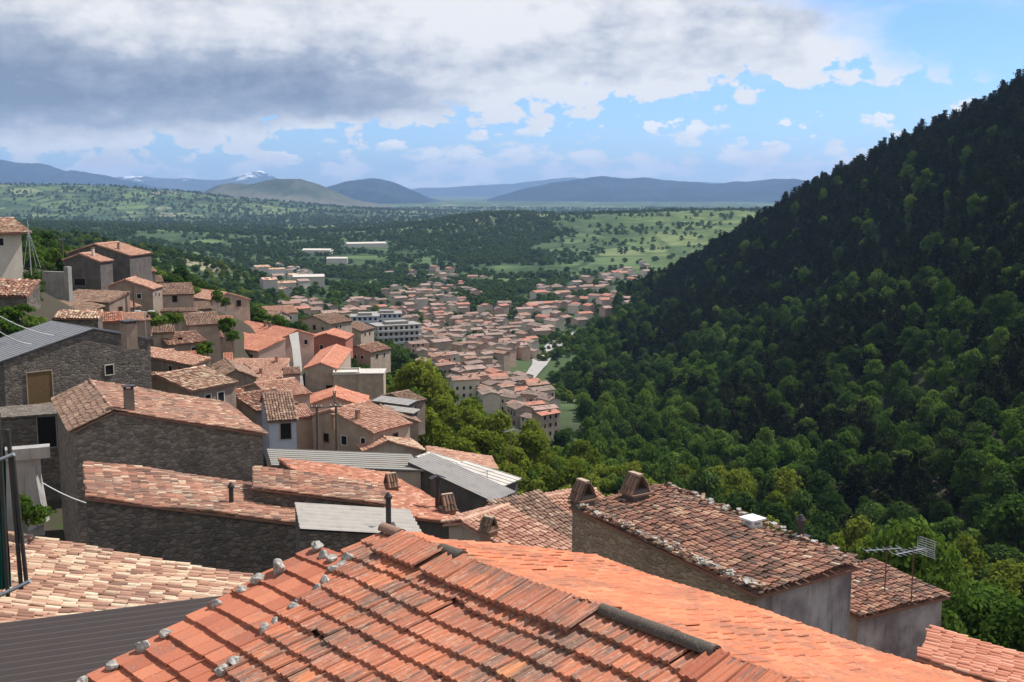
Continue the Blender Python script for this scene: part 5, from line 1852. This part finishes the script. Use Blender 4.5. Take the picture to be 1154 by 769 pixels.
def raise_town():
    SPECS.sort(key=lambda q: q[0][1])
    sink = Sink()
    for i, q in enumerate(SPECS):
        build_house(*q[:10], np.random.default_rng(q[11]), q[10], None if i < 232 else sink)
    o = sink.mb.build('distant_houses', sink.mats)
    tag(o, 'distant houses of the valley merging into one pale mass', None, kind='stuff')


def build_house(p, yaw, L, W, wh, pit, wall, roof, label, group, rng, wins=False, sink=None):
    cy, sy = math.cos(yaw), math.sin(yaw)
    rd, hx = np.array([cy, sy, 0]), np.array([-sy, cy, 0])
    org = np.array(p, float)
    e = thing('house', label, 'house', org, group) if sink is None else None
    t = math.tan(pit)
    zt = wh + W / 2 * t

    def pt(a, c, z):
        return rd * a + hx * c + np.array([0, 0, z])
    mb = MB()
    l, w = L / 2 - .3, W / 2 - .35
    for a, s in ((-l, 1), (l, -1)):
        P = [pt(a, -w, -4), pt(a, w, -4), pt(a, w, wh + .3 * t - .1), pt(a, 0, zt - .15), pt(a, -w, wh + .3 * t - .1)]
        mb.poly(P if s < 0 else P[::-1])
    for c, s in ((-w, 1), (w, -1)):
        P = [pt(-l, c, -4), pt(l, c, -4), pt(l, c, wh + .3 * t - .1), pt(-l, c, wh + .3 * t - .1)]
        mb.poly(P if s > 0 else P[::-1])
    if sink is None:
        mb.build('wall', wall, e)
    else:
        sink.take(mb, wall, org)
    mb = MB()
    for s in (-1, 1):
        h = hx * s
        sd = unit(h - np.array([0, 0, t]))
        S = W / 2 * math.sqrt(1 + t * t)
        nn = unit(h * t + np.array([0, 0, 1.0]))
        A0 = pt(-L / 2, 0, zt)
        # roof surface of tile strips, each a little different
        nk = max(4, int(L / 1.1))
        for k in range(nk):
            a0, a1 = L * k / nk, L * (k + 1) / nk
            q = 3
            for j in range(q):
                z = rng.normal(0, .03)
                mb.add([A0 + rd * a0 + sd * S * j / q + nn * z, A0 + rd * a1 + sd * S * j / q + nn * z, A0 + rd * a1 + sd * S * (j + 1) / q + nn * (z + .02), A0 + rd * a0 + sd * S * (j + 1) / q + nn * (z + .02)],
                       [[0, 1, 2, 3]] if s < 0 else [[3, 2, 1, 0]], 0, float(np.clip(rng.normal(.5, .22), 0, 1)))
        slab(mb, A0, rd, sd, L, S, 0.16, 0, -0.09, 0.2)
    if sink is not None:
        sink.take(mb, TOWNROOF.get(roof, roof), org)
        return None
    r = mb.build('roof', TOWNROOF.get(roof, roof), e)
    if rng.uniform() < 0.4:
        c = MB()
        q = pt(rng.uniform(-l * .6, l * .6), rng.choice([-1, 1]) * W * .15, zt)
        c.box(q, (.35, .35, .7))
        c.build('chimney', 'plaster_grey', r)
    if wins:
        for s in (-1, 1):
            for a in np.arange(-l + 1.6, l - 1.0, 2.6):
                for z in np.arange(1.4, wh - 0.8, 2.9):
                    m = MB()
                    m.box(pt(a, s * (w + .02), z + .3), (.45, .04, .65), 0, (rd, hx, (0, 0, 1)))
                    m.build('window', 'hole', e)
    return e


TOWN_XY = []
TOWNROOF = {'tile_old': 'roof_terracotta', 'tile_pink': 'roof_faded', 'tile_brown': 'roof_brown', 'tile_new': 'roof_red'}
WALLS = ['plaster_cream', 'plaster_pink', 'plaster_grey', 'plaster_grey', 'concrete_pale']
ROOFS = ['tile_old', 'tile_pink', 'tile_brown', 'tile_pink', 'tile_brown', 'tile_old', 'tile_brown', 'tile_pink', 'tile_new']
RL = {'tile_old': 'mottled terracotta', 'tile_pink': 'faded pinkish', 'tile_brown': 'dull brown', 'tile_new': 'bright orange-red', 'tile_pale': 'straw-coloured'}
WL = {'plaster_cream': 'cream', 'plaster_pink': 'pink', 'plaster_grey': 'grey', 'plaster_white': 'white', 'concrete_pale': 'pale'}


def spot(g, v, zone):
    if 'lower valley town' not in zone:
        return zone
    if min((g[0] - x) ** 2 + (g[1] - y) ** 2 for x, y, r in TOWN_XY[3:11]) < 32 ** 2:
        return 'beside the pale road of the valley town'
    if v > 452:
        return 'at the near end of the valley town'
    if min((g[0] - x) ** 2 + (g[1] - y) ** 2 for x, y, r in TOWN_XY[:3]) < 60 ** 2:
        return 'close to the pale apartment blocks'
    if v > 420:
        return 'in the nearer middle of the valley town'
    return 'in the farther middle of the valley town'


def fill(P, n, lo, hi, zone, group, seed, gap=1.0, yaw0=0.6, roofs=None, walls=None):
    rng = np.random.default_rng(seed)
    us, vs = [p[0] for p in P], [p[1] for p in P]
    got = tries = 0
    while got < n and tries < n * 60:
        tries += 1
        u, v = rng.uniform(min(us), max(us)), rng.uniform(min(vs), max(vs))
        if not in_poly(u, v, P):
            continue
        g = ground_hit(u, v, 250, 4000)
        if g is None:
            continue
        L, W = rng.uniform(lo, hi), rng.uniform(lo * .75, lo * 1.05)
        rr = (L + W) * 0.27
        if any((g[0] - x) ** 2 + (g[1] - y) ** 2 < ((rr + r) * gap) ** 2 for x, y, r in TOWN_XY):
            continue
        TOWN_XY.append((g[0], g[1], rr))
        roof, wall = str(rng.choice(roofs or ROOFS)), str(rng.choice(walls or WALLS))
        yaw = yaw0 + rng.choice([0, math.pi / 2]) + rng.normal(0, .18)
        simple_house((g[0], g[1], g[2]), yaw, L, W, rng.uniform(4.5, 8.5), rad(rng.uniform(15, 21)), wall, roof,
                     f'{"long" if L > (lo + hi) / 2 else "small"} {WL[wall]} walled house with {RL[roof]} roof {spot(g, v, zone)}', group, rng, wins=g[1] < 560)
        got += 1
    return got


TOWN_XY += [(at(405, 372, 640)[0], 640, 15), (at(438, 372, 620)[0], 620, 15), (at(425, 350, 800)[0], 800, 10)]
road_pts = [(632, 384), (618, 398), (606, 412), (594, 426), (580, 437)]
for u, v in road_pts + [(625, 391), (600, 419), (587, 432)]:
    g = ground_hit(u, v)
    TOWN_XY.append((g[0], g[1], 9))
n1 = fill([(462, 378), (500, 352), (560, 356), (596, 384), (612, 395), (575, 436), (600, 446), (632, 484), (612, 496), (560, 470), (500, 438), (470, 410)], 190, 7, 12, 'in the dense lower valley town', 'houses of the lower valley town', 5, 0.86)
n2 = fill([(392, 352), (440, 330), (520, 322), (560, 352), (500, 356), (462, 378), (400, 350)], 60, 8, 12, 'in the upper part of the valley town', 'houses of the upper valley town', 6, 1.05)
n3 = fill([(560, 352), (640, 345), (700, 335), (716, 352), (640, 372), (610, 384)], 40, 10, 16, 'by the wooded hill', 'houses by the wooded hill', 7, 1.25)
n4 = fill([(600, 330), (690, 312), (722, 296), (736, 304), (732, 318), (650, 336), (600, 340)], 34, 10, 16, 'in the hamlet below the sunny meadows', 'houses of the meadow hamlet', 8, 1.1)
n5 = fill([(280, 322), (300, 302), (350, 306), (355, 330), (320, 336)], 20, 10, 17, 'in the pale quarter out on the plain', 'houses out on the plain', 9, 1.3, walls=['plaster_white', 'concrete_pale'], roofs=['tile_pink', 'tile_brown', 'tile_pale'])
n6 = fill([(300, 352), (345, 344), (400, 352), (410, 366), (372, 366), (330, 358)], 18, 9, 14, 'just behind the hillside village', 'houses behind the hillside village', 10, 0.95)
n7 = fill([(420, 312), (470, 300), (560, 318), (500, 322)], 14, 9, 14, 'among trees beyond the valley town', 'houses among trees beyond the town', 11, 1.5)
raise_town()
print('town', n1, n2, n3, n4, n5, n6, n7, len(TOWN_XY))


def apartment(u, v, d, yaw, L, W, fl, wall, label):
    p = at(u, v, d)
    z0 = height(p[0], p[1])[0]
    cy, sy = math.cos(rad(yaw)), math.sin(rad(yaw))
    ax = ((cy, sy, 0), (-sy, cy, 0), (0, 0, 1))
    A3 = [np.array(a, float) for a in ax]
    org = np.array([p[0], p[1], z0])
    e = thing('apartment_block', label, 'apartment block', org, None)
    TOWN_XY.append((p[0], p[1], L * .5))
    H = fl * 3.1
    mb = MB()
    mb.box((0, 0, H / 2 - 2), (L / 2, W / 2, H / 2 + 2), 0, ax)
    mb.build('wall', wall, e)
    mb = MB()
    mb.box((0, 0, H + .15), (L / 2 + .4, W / 2 + .4, .148), 0, ax)
    mb.box((0, 0, H + 1.0), (L / 4, W / 4, .7), 0, ax)
    mb.build('roof', 'concrete', e)
    for f in range(fl):
        z = f * 3.1 + 1.7
        for s in (-1, 1):
            m = MB()
            m.box(A3[1] * s * (W / 2 + .6) + [0, 0, f * 3.1 + .5], (L / 2 - .5, .6, .5), 0, ax)
            m.build('balcony', 'town_white', e)
        for k in np.arange(-L / 2 + 1.8, L / 2 - 1, 2.8):
            for s in (-1, 1):
                m = MB()
                m.box(A3[0] * k + A3[1] * s * (W / 2 + .03) + [0, 0, z + .2], (.7, .04, .75), 0, ax)
                m.build('window', 'hole', e)
        for k in np.arange(-W / 2 + 1.8, W / 2 - 1, 3.0):
            for s in (-1, 1):
                m = MB()
                m.box(A3[1] * k + A3[0] * s * (L / 2 + .03) + [0, 0, z + .2], (.04, .6, .75), 0, ax)
                m.build('window', 'hole', e)


apartment(412, 392, 600, 8, 15, 12, 4, 'plaster_blue', 'pale blue apartment block, left one of the three blocks in the valley')
apartment(436, 384, 640, 8, 17, 12, 5, 'plaster_blue', 'tallest pale blue apartment block, behind the other two blocks')
apartment(446, 398, 575, 24, 24, 14, 4, 'concrete_pale', 'widest apartment block with long balconies, front one of the three')


def road():
    mb = MB()
    C = [ground_hit(u, v) for u, v in [(640, 376), (632, 384), (618, 398), (606, 412), (594, 426), (582, 436), (574, 442)]]
    C = np.array(C)
    q = np.linspace(0, len(C) - 1, 60)
    C = np.c_[[np.interp(q, np.arange(len(C)), C[:, i]) for i in range(3)]].T
    C[:, 2] = height(C[:, 0], C[:, 1]) + 0.6
    d = np.gradient(C, axis=0)
    nrm = np.c_[-d[:, 1], d[:, 0], np.zeros(len(d))]
    nrm /= np.linalg.norm(nrm, axis=1)[:, None]
    w = 5.2
    V = np.vstack([C - nrm * w, C + nrm * w])
    n = len(C)
    mb.add(V, [[i, i + 1, n + i + 1, n + i] for i in range(n - 1)])
    tag(mb.build('road', 'pale_road'), 'pale wide road cutting through the valley town', None, kind='structure')


road()


def sheds():
    rng = np.random.default_rng(3)
    for u, v, L, W, lb in [(412, 279, 70, 26, 'longest pale industrial hall far out on the plain'), (358, 287, 46, 20, 'white hall on the plain left of the longest hall'),
                           (348, 322, 26, 14, 'white hall near the pale quarter on the plain'), (380, 297, 30, 16, 'short white hall between the longest hall and the town')]:
        g = ground_hit(u, v, 800, 9000)
        if g is None:
            continue
        yaw = 0.15 + rng.normal(0, .1)
        ax = ((math.cos(yaw), math.sin(yaw), 0), (-math.sin(yaw), math.cos(yaw), 0), (0, 0, 1))
        e = thing('industrial_hall', lb, 'hall', g)
        TOWN_XY.append((g[0], g[1], L / 2))
        m = MB()
        m.box((0, 0, 2.5), (L / 2, W / 2, 5), 0, ax)
        m.build('wall', 'concrete_pale', e)
        m = MB()
        for s in (-1, 1):
            rdv, hv = np.array(ax[0]), np.array(ax[1]) * s
            slab(m, -rdv * L / 2 + np.array([0, 0, 9.6]), rdv, unit(hv - np.array([0, 0, .22])), L, W / 2 + .8, .3)
        m.build('roof', 'concrete_pale', e)


sheds()


def plain_trees():
    """town trees as things, the uncountable tree cover of the plain as one stuff object"""
    rng = np.random.default_rng(12)
    n = 170000
    th = rng.uniform(-0.62, 0.62, n)
    r = 240 * (7200 / 240) ** rng.uniform(0, 1, n) ** 0.85
    X, Yy = np.tan(th) * r, r
    fx = np.interp(Yy, FY, FX)
    rx = np.interp(Yy, RY, RX)
    ok = ~((X > fx - 2) & (Yy < 1060))
    ok &= ~((Yy < 470) & (X > np.interp(Yy, BY, BX) - 4))
    cl = fbm(X / 240, Yy / 150, 4, 8)
    hed = np.abs(fbm(X / 210, Yy / 120, 3, 19) - 0.5) < 0.045
    mead = (X > 60) & (Yy > 1050) & (Yy < 3600) & (X < 1400)
    p = np.where(cl > 0.59, 0.8, np.where(hed, 0.75, np.where(fbm(X / 60, Yy / 45, 3, 91) > 0.66, 0.6, 0.004)))
    p = np.where((X < -0.10 * Yy) & (Yy > 1400) & (cl > 0.53), 0.7, p)  # extra trees added to dim the bright fields of the left hill
    p = np.where(mead, p * 0.32, p)
    p = np.where(((X + 70) / 230) ** 2 + ((Yy - 2250) / 520) ** 2 < 0.1 + 0.9 * fbm(X / 120, Yy / 120, 3, 4), 0.9, p)
    intown = (X > -150) & (X < 130) & (Yy > 330) & (Yy < 1100)
    p = np.where(intown, 0.30, p)
    p = np.where((X < -40) & (Yy < 900) & ~intown, np.maximum(p, 0.32), p)
    ok &= rng.uniform(0, 1, n) < p
    X, Yy = X[ok], Yy[ok]
    if TOWN_XY:
        TX = np.array(TOWN_XY)
        k = np.ones(len(X), bool)
        for i in range(0, len(X), 4000):
            d2 = (X[i:i + 4000, None] - TX[None, :, 0]) ** 2 + (Yy[i:i + 4000, None] - TX[None, :, 1]) ** 2
            k[i:i + 4000] = (d2 > (TX[None, :, 2] + 2.5) ** 2).all(1)
        X, Yy = X[k], Yy[k]
    Z = height(X, Yy)
    u, v = proj(np.c_[X, Yy, Z])
    n = len(X)
    it = np.where((X > -150) & (X < 130) & (Yy > 330) & (Yy < 1000) & (u > 300) & (u < 760))[0]
    it = it[np.argsort(Yy[it])][:110]
    for i in it:
        k = 'bright' if rng.uniform() < .35 else 'green'
        place_tree(k, (X[i], Yy[i], Z[i]), rng.uniform(.6, 1.0), ('bright green tree' if k == 'bright' else 'dark green tree') + ' growing between the houses of the valley town', ('bright' if k == 'bright' else 'dark') + ' trees of the valley town', 'garden_tree', rng)
    keep = np.ones(n, bool)
    keep[it] = False
    X, Yy, Z = X[keep], Yy[keep], Z[keep]
    n = len(X)
    s = rng.uniform(0.4, 1.1, n) * np.clip(0.75 + Yy / 7000, .75, 1.4)
    meshes = [TPL['far', q][0] for q in range(3)]
    near = Yy < 900
    meshes += [TPL['green', 0][0], TPL['bright', 0][0], TPL['bright', 1][0], TPL['green', 2][0], TPL['lime', 0][0], TPL['bright', 2][0]]
    idx = np.where(near, 3 + rng.integers(0, 6, n), rng.integers(0, 3, n))
    scl = np.c_[s * 1.1, s * 1.1, s * rng.uniform(.8, 1.0, n)]
    scatter_stuff('woods', 'hedgerows and woods of the plain merging into one green cover', np.c_[X, Yy, Z - .5], scl, idx, rng.uniform(0, 6.28, n), meshes)
    print('woods', n)


plain_trees()

# trees on the skyline edge behind the left houses
rngL = np.random.default_rng(2)
for i in range(26):
    u = float(rngL.uniform(190, 330))
    d = float(rngL.uniform(250, 330))
    p = at(u, 300, d)
    big_tree(u, 300, d, float(rngL.uniform(.6, .95)), 'green' if i % 3 else 'bright', ('dark' if i % 3 else 'light') + ' green tree on the slope behind the village houses', ('dark' if i % 3 else 'light') + ' trees behind the village houses', 'garden_tree')

# ------------------------------------------------------------------ air
def haze():
    m = bpy.data.materials.new('haze_air')
    m.use_nodes = True
    t = m.node_tree
    t.nodes.clear()
    N = NT(t)
    pv = N.n('ShaderNodeVolumePrincipled', {'Color': (0.42, 0.64, 1.0), 'Density': HAZE, 'Anisotropy': 0.15})
    out = N.n('ShaderNodeOutputMaterial')
    t.links.new(pv.outputs[0], out.inputs['Volume'])
    MATS['haze_air'] = m
    mb = MB()
    mb.box((0, 13500, 262), (36000, 18500, 400))
    o = mb.build('haze', 'haze_air')
    tag(o, None, None, kind='stuff')


HAZE = 5.0e-5
haze()
